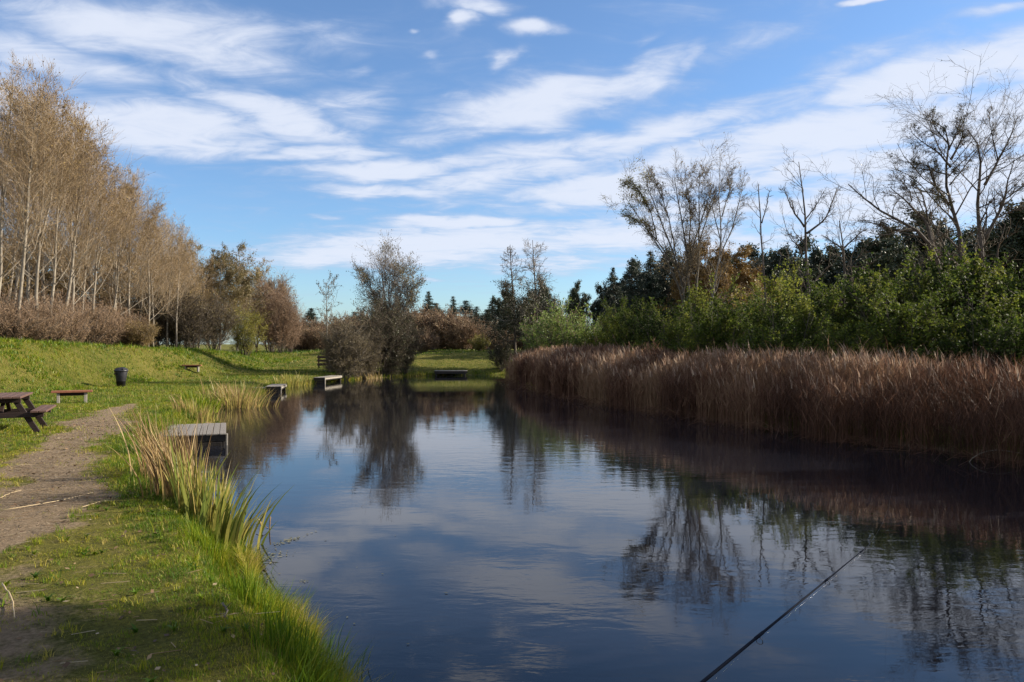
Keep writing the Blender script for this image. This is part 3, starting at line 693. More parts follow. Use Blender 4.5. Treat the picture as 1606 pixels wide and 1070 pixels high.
for i, (x, D) in enumerate(back):
    pale([3, 1, 0, 3, 1, 2][i % 6], x, D, sil(x)+rg.uniform(14, 70), rg.uniform(-3, 3), ORD[i]+' pale bare tree behind the front row of the left wood', rg.uniform(.95, 1.25))

# ---- shrubs: many stems from the ground
def shrub(name, label, seed, W, H, bark, twig, leaf, n=16, loc=(0, 0, 0), n1=9, n2=7, cat='bush', group=None, upb=.10, lens=.34, a1=38, leafsize=.06, nl=4000, patch=None, spread=.05, ck=.6, asp=.6, extra=None, rad=.018, n3=0, rtw=.004, hv=.18):
    rng = np.random.default_rng(seed); st = []; rad_ = []
    for i in range(n):
        a = 6.283*(i+rng.uniform(-.3, .3))/n; q = rng.uniform(.1, 1)**.7
        h = H*(1-.42*q*q)*rng.uniform(1-hv, 1.0); r0 = .12*W*q
        st.append([(math.cos(a)*r0*.4, math.sin(a)*r0*.4, -.05), (math.cos(a)*W*.22*q, math.sin(a)*W*.22*q, h*.42), (math.cos(a)*W*.42*q, math.sin(a)*W*.42*q, h*.97)])
        rad_.append((rad, rad*.3))
    lf = []
    if nl: lf.append(dict(n=nl, size=leafsize, mat=leaf, spread=spread, patch=patch, ck=ck, asp=asp))
    if extra: lf.append(extra)
    lv = [dict(n=n1, t0=.12, t1=.98, length=lens, angle=a1, up=upb, m=5, rr=.6, tip=.35, wob=.14, rmin=rtw*1.6),
          dict(n=n2, t0=.1, t1=1, length=.5, angle=40, up=upb, m=4, rr=.6, tip=.5, wob=.2, rmin=rtw)]
    if n3: lv.append(dict(n=n3, t0=.1, t1=1, length=.6, angle=42, up=upb, m=3, rr=.7, tip=.6, wob=.2, rmin=rtw*.8))
    return tree(name, label, cat, loc, st, rad_, lv, bark, twig, lf or None, seed, group, kmain=5, mres=7)

def put(o, x, D, ytop, H, first, label, rz=0, wide=1.0, group=None): return place_px(o, x, D, ytop, H, first, label, group, rz, wide)

# reddish bramble bank under the left wood
br = shrub('bramble_thicket', '', 201, 3.2, 2.2, M['bark'], M['twig_red'], M['leaf_bramble'], n=30, n1=10, n2=9, nl=5200, leafsize=.05, a1=34, upb=.10, rtw=.006, hv=.5)
for i, (x, D, yt) in enumerate([(-25, 31, 468), (12, 31.8, 462), (48, 32.8, 472), (82, 34.2, 466), (112, 35.8, 476), (140, 37.4, 474), (168, 39.2, 484), (192, 41.0, 484), (70, 37, 452), (125, 40, 456), (170, 43, 468)]):
    put(br, x, D, yt, 2.2, i == 0, ORD[i]+' reddish brown bramble clump from the left under the left wood' if i < 8 else ['high back clump of brown brambles behind the third front trunk', 'high back clump of brown brambles behind the fifth front trunk', 'high back clump of brown brambles left of the ochre dome bush'][i-8], i*.9, 1.05, 'bramble clumps under the left wood')
put(shrub('bush', '', 211, 2.6, 1.6, M['bark'], M['twig_red'], M['leaf_ochre'], n=26, n1=10, n2=7, nl=16000, leafsize=.05, upb=.04), 219, 40.4, 504, 1.6, True, 'low dome shaped ochre orange bush at the foot of the left wood', wide=1.0)
dk = shrub('bush', '', 212, 3.2, 3.2, M['bark'], M['twig_dark'], M['leaf_olive'], n=22, n1=10, n2=8, nl=2600, leafsize=.06, rtw=.008, n3=2)
put(dk, 300, 48, 462, 3.2, True, 'dark twiggy bush in shade right of the lone light trunk')
put(dk, 335, 50, 470, 3.2, False, 'dark twiggy bush left of the yellow green bush', 2)
put(dk, 275, 50, 450, 3.2, False, 'dark shaded thicket behind the lone light trunk', 3.3)
put(dk, 240, 48, 455, 3.2, False, 'dark shaded thicket above the ochre dome bush', 4.1)
yg = shrub('bush', '', 213, 3.4, 2.8, M['bark'], M['twig_dark'], M['leaf_yellow'], n=24, n1=9, n2=7, nl=15000, leafsize=.055, upb=.05)
put(yg, 385, 54, 486, 2.8, True, 'round yellow green bush at the right foot of the left wood', wide=.85)
rb = shrub('bush', '', 214, 3.2, 4.2, M['bark'], M['twig_red'], M['leaf_rust'], n=26, n1=10, n2=8, nl=9000, leafsize=.06, rtw=.007, n3=2)
put(rb, 441, 62, 462, 4.2, True, 'tall rust brown bush ending the left wood beside the field', wide=.82)
put(rb, 424, 64, 440, 4.2, False, 'rust brown bush behind the yellow green bush', 2.2, .85)
put(rb, 455, 66, 482, 4.2, False, 'lowest rust brown bush at the tip of the left wood', 1.2, .8)

# leafy autumn trees closing the left wood
def leafy(name, label, seed, H, W, bark, twig, leaf, nl, size, n1=22, low=.12, loc=(0, 0, 0), cat='tree', up=.10, patch=None, trunk=.09, spread=.08, rtw=.006, extra=None, nst=3, ck=.6):
    rng = np.random.default_rng(seed)
    st = [[(0, 0, 0), (rng.uniform(-.1, .1)*W, 0, H*.4), (rng.uniform(-.1, .1)*W, 0, H*.7), (rng.uniform(-.06, .06)*W, 0, H*.98)]]; rd = [(trunk, .015)]
    for k in range(nst):
        a = rng.uniform(0, 6.28) if nst < 3 else 6.28*(k+rng.uniform(-.2, .2))/nst; h0 = H*rng.uniform(.05, .3)
        st.append([(0, 0, h0), (math.cos(a)*W*.2, math.sin(a)*W*.2, h0+H*.25), (math.cos(a)*W*.36, math.sin(a)*W*.36, H*rng.uniform(.7, .92))]); rd.append((trunk*.5, .01))
    lf = [dict(n=nl, size=size, mat=leaf, spread=spread, patch=patch, ck=ck)]
    if extra: lf.append(extra)
    return tree(name, label, cat, loc, st, rd,
        [dict(n=n1, t0=low, t1=.97, length=W/H*.50, angle=58, up=up, m=6, rr=.45, tip=.3, wob=.15, prof=lambda u: 1.1-.7*u),
         dict(n=8, t0=.15, t1=1, length=.45, angle=45, up=up*.6, m=5, rr=.55, tip=.4, wob=.18, rmin=rtw*1.2),
         dict(n=6, t0=.1, t1=1, length=.5, angle=45, up=up*.5, m=4, rr=.6, tip=.5, wob=.2, rmin=rtw)], bark, twig, lf, seed)
olv = leafy('leafy_tree', '', 301, 8, 5.5, M['greybark'], M['twig_tan'], M['leaf_olive'], 24000, .10, patch=.38)
put(olv, 312, 58, 384, 8, True, 'olive tinged tree with thin leaves behind the dark bush', wide=.8)
put(olv, 345, 57, 392, 8, False, 'tree with pointed tip and sparse olive leaves left of the rounded tree', 2, .75)
put(olv, 372, 60, 386, 8, False, 'rounded olive and tan tree topping the right end of the left wood', 4, .9)
oc = leafy('leafy_tree', '', 302, 7, 5.5, M['greybark'], M['twig_tan'], M['leaf_rustan'], 22000, .09, patch=.36)
put(oc, 402, 65, 415, 7, True, 'tan brown tree on the falling right shoulder of the left wood', wide=.85)
put(oc, 290, 55, 400, 7, False, 'tan autumn tree behind the lone light trunk', 2.5, .9)
put(oc, 428, 68, 448, 7, False, 'low tan brown tree near the end of the left wood', 1.5, .8)
put(oc, 180, 52, 395, 7, False, 'tan brown crown glimpsed between the sixth and seventh pale trunks', .5, 1.2)
put(oc, 235, 50, 400, 7, False, 'tan brown crown glimpsed above the ochre dome bush', 3.5, 1.2)
put(oc, 120, 50, 370, 7, False, 'tan brown crown glimpsed behind the fifth pale trunk', 5, 1.3)
put(oc, 60, 47, 360, 7, False, 'tan brown crown glimpsed behind the third pale trunk', 4.4, 1.3)
put(oc, 5, 46, 350, 7, False, 'tan brown crown glimpsed at the left frame edge between the trunks', 2.4, 1.3)

# ---- centre: tree and shrubs at the head of the pond
def stems_px(base, D, lines, rng=None, jit=.25):
    X0, Y0, Z0 = base; r = np.random.default_rng(len(lines)+int(D)); out = []
    for ln in lines:
        pts = []
        for i, q in enumerate(ln):
            p = px(q[0], q[1], D); dy = (q[2] if len(q) > 2 else r.uniform(-1, 1)*jit*i)
            pts.append((p[0]-X0, dy, p[2]-Z0))
        out.append(pts)
    return out
D = 48; X = px(612, 590, D)[0]; b = (X, D, gz(X, D)-.05)
tree('willow_tree', 'tall grey twiggy tree with sparse dark leaves at the head of the pond', 'tree', b,
    stems_px(b, D, [[(612, 592), (611, 530), (603, 460), (594, 412)], [(612, 560), (620, 500), (632, 440), (636, 425)], [(611, 545), (598, 490), (578, 440), (570, 440)], [(612, 540), (610, 470), (612, 430), (613, 410)], [(612, 530), (635, 480), (650, 450)]], jit=.3),
    [(.10, .012), (.06, .012), (.05, .01), (.05, .01), (.04, .01)],
    [dict(n=24, t0=.15, t1=.98, length=.25, angle=46, up=.12, m=6, rr=.5, tip=.3, wob=.14),
     dict(n=9, t0=.1, t1=1, length=.45, angle=42, up=.10, m=5, rr=.6, tip=.4, wob=.18, rmin=.010),
     dict(n=8, t0=.1, t1=1, length=.55, angle=42, up=.08, m=4, rr=.6, tip=.5, wob=.2, rmin=.006)],
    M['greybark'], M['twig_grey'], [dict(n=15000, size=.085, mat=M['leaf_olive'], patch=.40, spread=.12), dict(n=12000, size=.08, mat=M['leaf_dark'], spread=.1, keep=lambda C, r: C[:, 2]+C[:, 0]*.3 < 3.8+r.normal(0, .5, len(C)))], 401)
ds = shrub('bush', '', 402, 4.0, 4.0, M['bark'], M['twig_dark'], M['leaf_dark'], n=24, n1=10, n2=8, nl=9000, leafsize=.075, rtw=.008, n3=2)
put(ds, 600, 46.3, 470, 4.0, True, 'dark dense bush wrapped round the foot of the tall pond head tree', wide=.85)
put(ds, 612, 46.6, 528, 4.0, False, 'low dark bush directly before the trunk of the tall pond head tree', 3.3, .6)
put(ds, 578, 45.6, 545, 4.0, False, 'low dark bush between the willow shrubs and the tall tree', 5.1, .8)
put(ds, 634, 48.2, 498, 4.0, False, 'dark brown bush at the right foot of the tall pond head tree', 2.1, .75)
ws = shrub('bare_willow_shrub', '', 403, 3.2, 3.2, M['midbark'], M['twig_mid'], M['leaf_olive'], n=26, n1=10, n2=8, nl=6000, leafsize=.06, rtw=.008, n3=3, a1=48, upb=.06)
put(ws, 540, 42.5, 502, 3.2, True, 'bare grey brown willow shrub over the water beside the pale walled jetty', wide=.85)
put(ws, 572, 44.5, 522, 3.2, False, 'lower bare grey shrub between the willow shrub and the tall tree', 1.9, .85)
put(ws, 522, 46, 530, 3.2, False, 'small bare shrub at the left shoulder of the willow shrub', 4.1, .7)
# thin sapling
D = 60; X = px(512, 550, D)[0]; b = (X, D, gz(X, D)-.05)
tree('bare_sapling', 'thin bare sapling against the sky left of the tall pond head tree', 'tree', b,
    stems_px(b, D, [[(512, 556), (512, 500), (510, 442)]]), [(.06, .012)],
    [dict(n=16, t0=.35, t1=.97, length=.22, angle=45, up=.1, m=5, rr=.5, tip=.3, wob=.15),
     dict(n=6, t0=.2, t1=1, length=.45, angle=42, up=.1, m=4, rr=.6, tip=.5, wob=.2, rmin=.010),
     dict(n=4, t0=.2, t1=1, length=.5, angle=42, up=.1, m=3, rr=.6, tip=.5, wob=.2, rmin=.008)],
    M['greybark'], M['twig_grey'], dict(n=350, size=.11, mat=M['leaf_dark']), 404)
# hedge of brown bushes behind the field
hb = shrub('hedge_bush', '', 405, 5, 3.6, M['bark'], M['twig_tan'], M['leaf_rust'], n=26, n1=10, n2=8, nl=11000, leafsize=.10, rtw=.012)
hl = [(478, 72, 503), (500, 70, 512), (528, 74, 498), (560, 76, 496), (588, 74, 490), (655, 72, 486), (682, 70, 488), (706, 71, 492), (728, 69, 502), (560, 62, 520), (662, 62, 516), (755, 75, 512), (780, 72, 515), (470, 88, 512), (515, 90, 508), (620, 90, 500), (670, 88, 492), (720, 86, 496), (765, 84, 500), (815, 80, 505), (870, 80, 505)]
for i, (x, D, yt) in enumerate(hl):
    put(hb, x, D, yt, 3.6, i == 0, 'brown hedge bush of the far field, '+['leftmost beside the rust bush', 'between left wood and sapling', 'behind the thin sapling', 'behind the grey willow shrub', 'left of the tall tree trunk', 'just right of the tall pond head tree', 'below the first pointed spruce', 'below the pair of spruces', 'left of the yellowish low bush',
        'low one above the willow shrub', 'low one right of the tall tree', 'behind the yellowish low bush', 'below the two thin dark trees', 'far one at the left wood end', 'far one closing the gap behind the sapling', 'far one behind the tall pond head tree', 'far one below the first spruce', 'far one below the broad spruce', 'far one left of the thin dark trees', 'far one between the thin dark trees', 'far one behind the pale green bush'][i], i*1.3, 1.15 if i < 13 else 1.7, 'brown hedge bushes behind the far field')
put(shrub('bush', '', 406, 2.6, 1.8, M['bark'], M['twig_tan'], M['leaf_yellow'], n=20, nl=7000, leafsize=.08, rtw=.008), 752, 58, 528, 1.8, True, 'low yellowish green bush at the right end of the far field', wide=1.1)
put(shrub('bush', '', 407, 3.0, 2.6, M['bark'], M['twig_dark'], M['leaf_dark'], n=20, nl=7000, leafsize=.08, rtw=.008), 787, 50.5, 532, 2.6, True, 'dark bush at the far right corner of the pond beside the reeds', wide=.9)

# ---- conifers
def spruce(name, seed, H=10, W=3.6, pine=False):
    rng = np.random.default_rng(seed)
    root = thing(name, '', 'tree')
    g = Geo(); P = resample([(0, 0, 0), (.05, 0, H*.5), (0, .05, H)], 8)[None]; R = np.linspace(.13, .012, 8)[None]
    g.tube(P, R, 7, 0, np.array([.5])); g.build('trunk', M['bark'], root)
    nb = 170; t = np.sort(rng.uniform(.10, .985, nb)); az = rng.uniform(0, 6.28, nb)
    L = W*.5*(1-t)**.85*rng.uniform(.45, 1.15, nb)+.10
    m = 6; pts = np.zeros((nb, m, 3))
    for k in range(m):
        u = k/(m-1); pts[:, k, 0] = np.cos(az)*L*u; pts[:, k, 1] = np.sin(az)*L*u; pts[:, k, 2] = t*H+L*(-.30*u+.22*u*u)*1.2+rng.normal(0, .02, nb)
    gc = Geo(); gc.tube(pts, np.tile(np.linspace(.02, .006, m), (nb, 1)), 3, 0, np.full(nb, .4), cap=False)
    n = 18000; idx = rng.choice(nb, n, p=L/L.sum()); u = rng.uniform(.05, 1, n)*(m-1.001); i = u.astype(int); f = (u-i)[:, None]
    C = pts[idx, i]*(1-f)+pts[idx, i+1]*f; C += rng.normal(0, 1, (n, 3))*np.array([.10, .10, .05])*(1+L[idx]*.5)[:, None]; C[:, 2] -= rng.uniform(0, .14, n)
    gc.quads(C, .17, rng, clumpy(C, rng, .8, .6), 1, .35); gc.build('crown', [M['twig_dark'], M['needle']], root)
    return root
sp = spruce('spruce_tree', 501, 10, 5.0); sp2 = spruce('spruce_tree', 502, 10, 6.2)
for i, (x, D, yt, v) in enumerate([(672, 95, 456, 0), (683, 100, 474, 1), (711, 92, 464, 0), (731, 90, 470, 1), (747, 84, 480, 0), (488, 90, 482, 1), (526, 104, 496, 0), (541, 94, 502, 1), (652, 98, 486, 1), (764, 82, 484, 1), (772, 88, 466, 0), (476, 99, 500, 0), (556, 101, 488, 1), (740, 78, 494, 1), (895, 80, 470, 1)]):
    put((sp, sp2)[v], x, D, yt, 10, i in (0, 1), 'distant dark spruce, '+['tallest pointed one just right of the pond head tree', 'short one between the two pointed tips', 'slim pointed one in the middle of the gap', 'broad one left of the two thin dark trees', 'half hidden one beside the thin dark trees', 'leftmost one at the end of the left wood', 'small one behind the sapling', 'small one right of the sapling', 'tucked behind the pond head tree',
        'filling in left of the thin dark pair', 'pointed one behind the thin dark pair', 'lowest at the end of the left wood', 'low one behind the pond head tree left side', 'low one below the broad spruce', 'one behind the rounded pine'][i], i*1.1, [1.5, 2.4, 1.3, 2.2, 1.8, 2.2, 2.6, 1.6, 2.8, 2.4, 1.5, 2.6, 2.0, 2.8, 1.8][i], 'distant conifers on the skyline')
def pine(name, seed, H, W, leaf, nl=26000, size=.19, low=.2, rtw=.01, upl=.12):
    return leafy(name, '', seed, H, W, M['bark'], M['twig_dark'], leaf, nl, size, n1=20, low=low, up=upl, trunk=.14, spread=.12, rtw=rtw, ck=.5)
pi = pine('pine_tree', 511, 9, 6, M['needle_pine']); pi2 = pine('pine_tree', 512, 9, 5, M['needle'], 30000, .18, .08)
fr = spruce('fir_tree', 513, 10, 8.0)
# dark trees behind the left end of the reeds
put(fr, 962, 56, 418, 10, True, 'dark fir with ragged left edge, left of the fan shaped bare tree', wide=.85)
put(fr, 992, 58, 404, 10, False, 'dark fir directly left of the fan shaped bare tree', 2.2, 1.0)
put(fr, 1020, 60, 392, 10, False, 'dark fir behind the left stems of the fan shaped bare tree', 4.0, 1.1)
put(pi2, 945, 60, 450, 9, True, 'short dark evergreen at the left foot of the ragged fir', wide=.8)
put(pi, 905, 58, 450, 9, True, 'rounded dark green pine standing alone between thin trees and firs', wide=.62)
put(pi2, 1048, 58, 398, 9, False, 'dark evergreen seen through the fan shaped bare tree', 1, .9)
put(pi2, 975, 63, 432, 9, False, 'dark evergreen filling the gap between the two left firs', 3, 1.1)
put(pi2, 1005, 64, 412, 9, False, 'dark evergreen behind the two firs, under the fan tree edge', 5, 1.2)
put(pi2, 1035, 66, 404, 9, False, 'dark evergreen behind the lower left stems of the fan tree', 2, 1.3)
put(pi, 795, 64, 462, 9, False, 'dark pine behind the left thin dark tree', 1, .8)
put(pi, 822, 66, 474, 9, False, 'low dark pine between the two thin dark trees', 4, .8)
put(pi, 850, 62, 446, 9, False, 'dark pine behind the right thin dark tree', 3, .6)
put(pi2, 872, 66, 470, 9, False, 'low dark evergreen between the thin pair and the rounded pine', 5, .7)
# two thin dark trees
for (x, yt, seed, dd, lab, lf) in [(801, 388, 601, 51, 'left of two thin dark trees at the far right pond corner, spiky top', 1), (836, 378, 602, 50, 'right of two thin dark trees, taller with pale bare tip', 0)]:
    X = px(x, 560, dd)[0]; b = (X, dd, gz(X, dd)-.05)
    tree('alder_tree', lab, 'tree', b, stems_px(b, dd, [[(x+7, 570), (x+6, 500), (x+2, 440), (x-1, yt)]]), [(.10, .016)],
        [dict(n=44, t0=.15, t1=.95, length=.20, angle=62, up=.05, m=6, rr=.42, tip=.3, wob=.14, prof=lambda u: 1.25-.85*u),
         dict(n=7, t0=.2, t1=1, length=.45, angle=45, up=.05, m=4, rr=.6, tip=.4, wob=.2, rmin=.010),
         dict(n=5, t0=.2, t1=1, length=.5, angle=45, up=.05, m=3, rr=.6, tip=.5, wob=.2, rmin=.008)],
        M['bark'], M['twig_grey'] if not lf else M['twig_dark'], [dict(n=20000, size=.095, mat=M['leaf_dark'], patch=.40, spread=.10, keep=lambda C, r: C[:, 2] < 4.9+r.normal(0, .7, len(C)))], seed)

# ---- right side: bare trees over the bushes
G3 = lambda n1=14, l1=.25, a1=42, u1=.1, rm=.008, n2=7, n3=5, t0=.3: [
    dict(n=n1, t0=t0, t1=.98, length=l1, angle=a1, up=u1, m=6, rr=.5, tip=.3, wob=.16),
    dict(n=n2, t0=.15, t1=1, length=.45, angle=42, up=u1*.7, m=5, rr=.6, tip=.4, wob=.2, rmin=rm),
    dict(n=n3, t0=.15, t1=1, length=.5, angle=42, up=u1*.5, m=4, rr=.6, tip=.5, wob=.22, rmin=rm*.75)]
def pxtree(name, label, D, lines, radii, levels, bark, twig, leaf, seed, basepx, jit=.35):
    X = px(basepx, 560, D)[0]; b = (X, D, gz(X, D)-.05)
    yb = HY+(CAMZ-b[2])/D*F
    ln = [[(basepx, yb, 0)]+list(l) if i == 0 else l for i, l in enumerate(lines)]
    return tree(name, label, 'tree', b, stems_px(b, D, ln, jit=jit*.35), radii, levels, bark, twig, leaf, seed)
D = 38
stems = [[(1072, 460), (1048, 412), (1022, 366), (996, 330), (980, 305)], [(1074, 540), (1074, 457), (1059, 404), (1037, 345), (1012, 290)], [(1078, 540), (1080, 457), (1078, 397), (1066, 335), (1055, 276)],
         [(1086, 540), (1092, 457), (1098, 382), (1098, 322), (1096, 270)], [(1080, 540), (1078, 453), (1086, 389), (1102, 340), (1118, 290)], [(1050, 410), (1035, 380), (1008, 355), (985, 338)], [(1060, 400), (1050, 340), (1030, 295), (1025, 275)],
         [(1079, 400), (1085, 340), (1080, 300), (1076, 272)], [(1030, 375), (1020, 330), (1000, 295), (990, 282)], [(1097, 380), (1112, 330), (1128, 300), (1140, 290)]]
pxtree('fan_tree', 'fan shaped multi stemmed bare tree with fine upright twigs above the green bushes', D, stems, [(.07, .012)]+[(.08, .012)]*4+[(.035, .01)]*5,
    G3(18, .16, 34, .10, .006, 9, 7, .35), M['midbark'], M['twig_mid'], [dict(n=3800, size=.085, mat=M['leaf_ochre'], spread=.06, patch=.42), dict(n=9000, size=.08, mat=M['leaf_yellow'], spread=.08, keep=lambda C, r: (C[:, 0] < -1.9+r.normal(0, .3, len(C))) & (C[:, 2] > 7.4+r.normal(0, .25, len(C))))], 701, 1074)
pxtree('birch_tree', 'tall slim bare birch with pale trunk right against the fan shaped tree', 37, [[(1117, 464), (1128, 412), (1132, 363), (1129, 315), (1134, 252)], [(1130, 400), (1148, 362), (1158, 325), (1166, 280)], [(1132, 340), (1145, 300), (1152, 262)], [(1131, 380), (1118, 330), (1112, 285), (1108, 262)]],
    [(.075, .01), (.035, .008), (.03, .008), (.03, .008)], G3(20, .15, 38, .09, .006, 7, 5, .25), M['greybark'], M['twig_mid'], dict(n=500, size=.07, mat=M['leaf_ochre']), 702, 1112)
pxtree('dead_tree', 'slim dark dead tree, nearly branchless, right of the pale birch', 36, [[(1200, 447), (1194, 381), (1194, 344), (1190, 288)], [(1195, 350), (1203, 320), (1208, 298)]],
    [(.075, .02), (.03, .012)], G3(11, .12, 50, .10, .007, 4, 3, .25), M['bark'], M['twig_dark'], None, 703, 1203, .15)
pxtree('dead_tree', 'dark dead tree with upcurved branches like a candelabra in the middle of the right bank', 36, [[(1269, 447), (1264, 381), (1262, 344), (1256, 252)], [(1262, 356), (1243, 330), (1229, 293)], [(1266, 366), (1295, 344), (1313, 297)], [(1263, 345), (1281, 322), (1292, 300)], [(1265, 385), (1248, 372), (1238, 366)]],
    [(.11, .016), (.05, .012), (.055, .012), (.035, .01), (.03, .01)], G3(13, .18, 45, .13, .007, 5, 4, .25), M['bark'], M['twig_dark'], None, 704, 1270, .25)
pxtree('dead_tree', 'smaller dark bare tree between the candelabra dead tree and the leaning oak', 37, [[(1326, 437), (1324, 386), (1320, 345)], [(1324, 392), (1305, 378), (1296, 370)], [(1325, 388), (1340, 374), (1356, 360)]],
    [(.11, .02), (.045, .012), (.045, .012)], G3(14, .25, 50, .12, .007, 6, 4, .2), M['bark'], M['twig_dark'], None, 705, 1327, .25)
pxtree('oak_tree', 'dark leaning tree whose crooked limbs reach left over the bushes', 34, [[(1480, 430), (1462, 385), (1440, 362), (1402, 349), (1368, 322), (1340, 284)], [(1462, 385), (1453, 350), (1430, 316), (1400, 293)], [(1440, 362), (1410, 362), (1370, 352), (1350, 348)], [(1466, 395), (1455, 340), (1448, 300), (1436, 276)], [(1430, 316), (1425, 300), (1412, 275)]],
    [(.15, .02), (.08, .015), (.05, .012), (.06, .012), (.03, .01)], G3(15, .20, 50, .06, .007, 7, 5, .3), M['bark'], M['twig_dark'], dict(n=9000, size=.075, mat=M['leaf_dark'], patch=.52, ps=.8), 706, 1482, .5)
pxtree('alder_tree', 'tallest dark tree on the right bank with sparse leaves and straight trunk', 35, [[(1508, 400), (1503, 363), (1489, 321), (1492, 262), (1486, 215), (1483, 180)], [(1492, 262), (1470, 238), (1450, 222), (1432, 205)], [(1492, 250), (1508, 220), (1520, 190)], [(1489, 321), (1468, 290), (1450, 262), (1420, 250)],
     [(1488, 225), (1467, 200), (1454, 182)], [(1490, 290), (1515, 262), (1530, 232)], [(1495, 335), (1478, 312), (1462, 300)], [(1491, 275), (1460, 268), (1435, 262)], [(1489, 235), (1503, 200), (1506, 178)]],
    [(.14, .014), (.05, .01), (.055, .01), (.05, .01), (.035, .01), (.035, .01), (.03, .01), (.035, .01), (.03, .01)], G3(18, .27, 48, .06, .006, 8, 6, .2), M['bark'], M['twig_dark'], dict(n=13000, size=.06, mat=M['leaf_dark'], patch=.49, ps=.28), 707, 1510, .6)
pxtree('alder_tree', 'dark bare tree with curved double trunk at the right frame edge', 33, [[(1542, 382), (1535, 325), (1545, 288), (1531, 237), (1526, 200)], [(1545, 290), (1566, 251), (1584, 214), (1600, 180)], [(1545, 375), (1556, 350), (1570, 316), (1584, 283), (1577, 255)], [(1570, 318), (1592, 300), (1615, 285)], [(1558, 345), (1585, 332), (1612, 322)], [(1566, 251), (1556, 215), (1552, 180)], [(1536, 326), (1555, 318), (1572, 320)]],
    [(.15, .02), (.06, .012), (.08, .012), (.035, .01), (.04, .01), (.03, .01), (.03, .01)], G3(13, .26, 45, .09, .006, 7, 5, .25), M['bark'], M['twig_dark'], dict(n=1800, size=.06, mat=M['leaf_dark'], patch=.5, ps=.7), 708, 1548, .5)

# golden crown and dark wood behind
gd = leafy('golden_tree', '', 711, 7.5, 6, M['bark'], M['twig_red'], M['leaf_gold'], 60000, .12, rtw=.008)
put(gd, 1142, 47, 392, 7.5, True, 'rusty golden autumn tree behind the slim birch', wide=1.0)
put(gd, 1100, 50, 385, 7.5, False, 'brownish golden tree behind the fan shaped stems', 2, .8)
put(shrub('bush', '', 712, 3.6, 3.2, M['bark'], M['twig_red'], M['leaf_yellow'], n=20, nl=12000, leafsize=.08, rtw=.007), 1180, 38, 452, 3.2, True, 'yellow tinted bush at the foot of the slim dead tree', wide=.9)
bk = [(1075, 70, 425, 0), (1190, 62, 398, 0), (1222, 58, 392, 1), (1250, 62, 388, 0), (1285, 58, 396, 1), (1318, 60, 400, 0), (1352, 55, 388, 1), (1385, 56, 372, 0), (1418, 52, 362, 1), (1450, 54, 352, 0), (1485, 50, 368, 1), (1520, 52, 372, 0), (1560, 48, 352, 1), (1590, 46, 340, 0), (1625, 45, 330, 1), (1405, 48, 385, 0), (1340, 49, 410, 1), (1240, 50, 418, 0), (1500, 44, 392, 1)]
BL = ['behind the golden trees', 'beside the golden crown', 'right of the slim dead tree', 'behind the candelabra dead tree', 'right of the candelabra dead tree', 'behind the smaller bare tree', 'left of the leaning oak limbs', 'below the leftmost oak limb', 'through the oak limbs', 'highest behind the leaning oak', 'behind the tallest dark tree trunk', 'between tallest tree and curved double trunk', 'right of the curved double trunk', 'at the right frame edge', 'cut off by the right frame edge',
      'lower one under the oak', 'lower one below the smaller bare tree', 'lower one below the candelabra dead tree', 'lower one below the tallest tree']
for i, (x, D, yt, v) in enumerate(bk):
    put((pi, pi2)[v], x, D, yt, 9, False, 'dark evergreen on the right skyline, '+BL[i], i*1.7, 1.15, 'dark evergreens of the right wood')

# ---- green bushes behind the reeds
gb = [shrub('green_bush', '', 801+k, 3.8, 3.6, M['bark'], M['twig_dark'], M['leaf_green'], n=26, n1=10, n2=8, nl=26000, leafsize=.078, a1=30, upb=.14, lens=.24, rtw=.004, spread=.04, asp=.7, hv=.42) for k in range(3)]
GB = [(940, 36, 500), (975, 34, 492), (1010, 32, 482), (1045, 31, 470), (1085, 30, 474), (1125, 28.5, 470), (1165, 28, 466), (1205, 27, 462), (1245, 26, 455), (1290, 25, 446), (1330, 24.5, 440), (1375, 23.5, 432), (1420, 22.5, 420), (1465, 22, 408), (1515, 21.5, 402), (1565, 21, 404), (1620, 20.5, 396),
      (1230, 22.5, 480), (1330, 20.5, 475), (1430, 19, 470), (1530, 17.8, 465), (1620, 17, 450), (1130, 25, 490), (1040, 28, 498)]
for i, (x, D, yt) in enumerate(GB):
    lab = ORD[i]+' green leafy bush from the left in the tall row behind the reeds' if i < 17 else ['lower front green bush below the candelabra dead tree', 'lower front green bush below the smaller bare tree', 'lower front green bush below the leaning oak', 'lower front green bush below the tallest dark tree', 'lower front green bush cut by the right frame edge', 'lower front green bush below the slim birch', 'lower front green bush below the fan shaped tree'][i-17]
    put(gb[i % 3], x, D, yt-6+[14, -20, 6, -10, 20, -16, 0][i % 7], 3.6, i < 3, lab, i*2.3, 1.05 if i < 17 else 1.15, 'green bushes behind the reeds')
lm = shrub('lime_bush', '', 811, 3.0, 2.6, M['bark'], M['twig_tan'], M['leaf_lime'], n=22, nl=15000, leafsize=.075, a1=32, upb=.12, rtw=.006)
put(lm, 884, 41, 488, 2.6, True, 'bright pale green bush lit by the sun at the left end of the reeds', wide=1.0)
put(lm, 850, 43, 504, 2.6, False, 'smaller pale green bush left of the bright one', 2, .8)
put(lm, 960, 37, 500, 2.6, False, 'pale green spray between the bright bush and the green row', 4, .6)
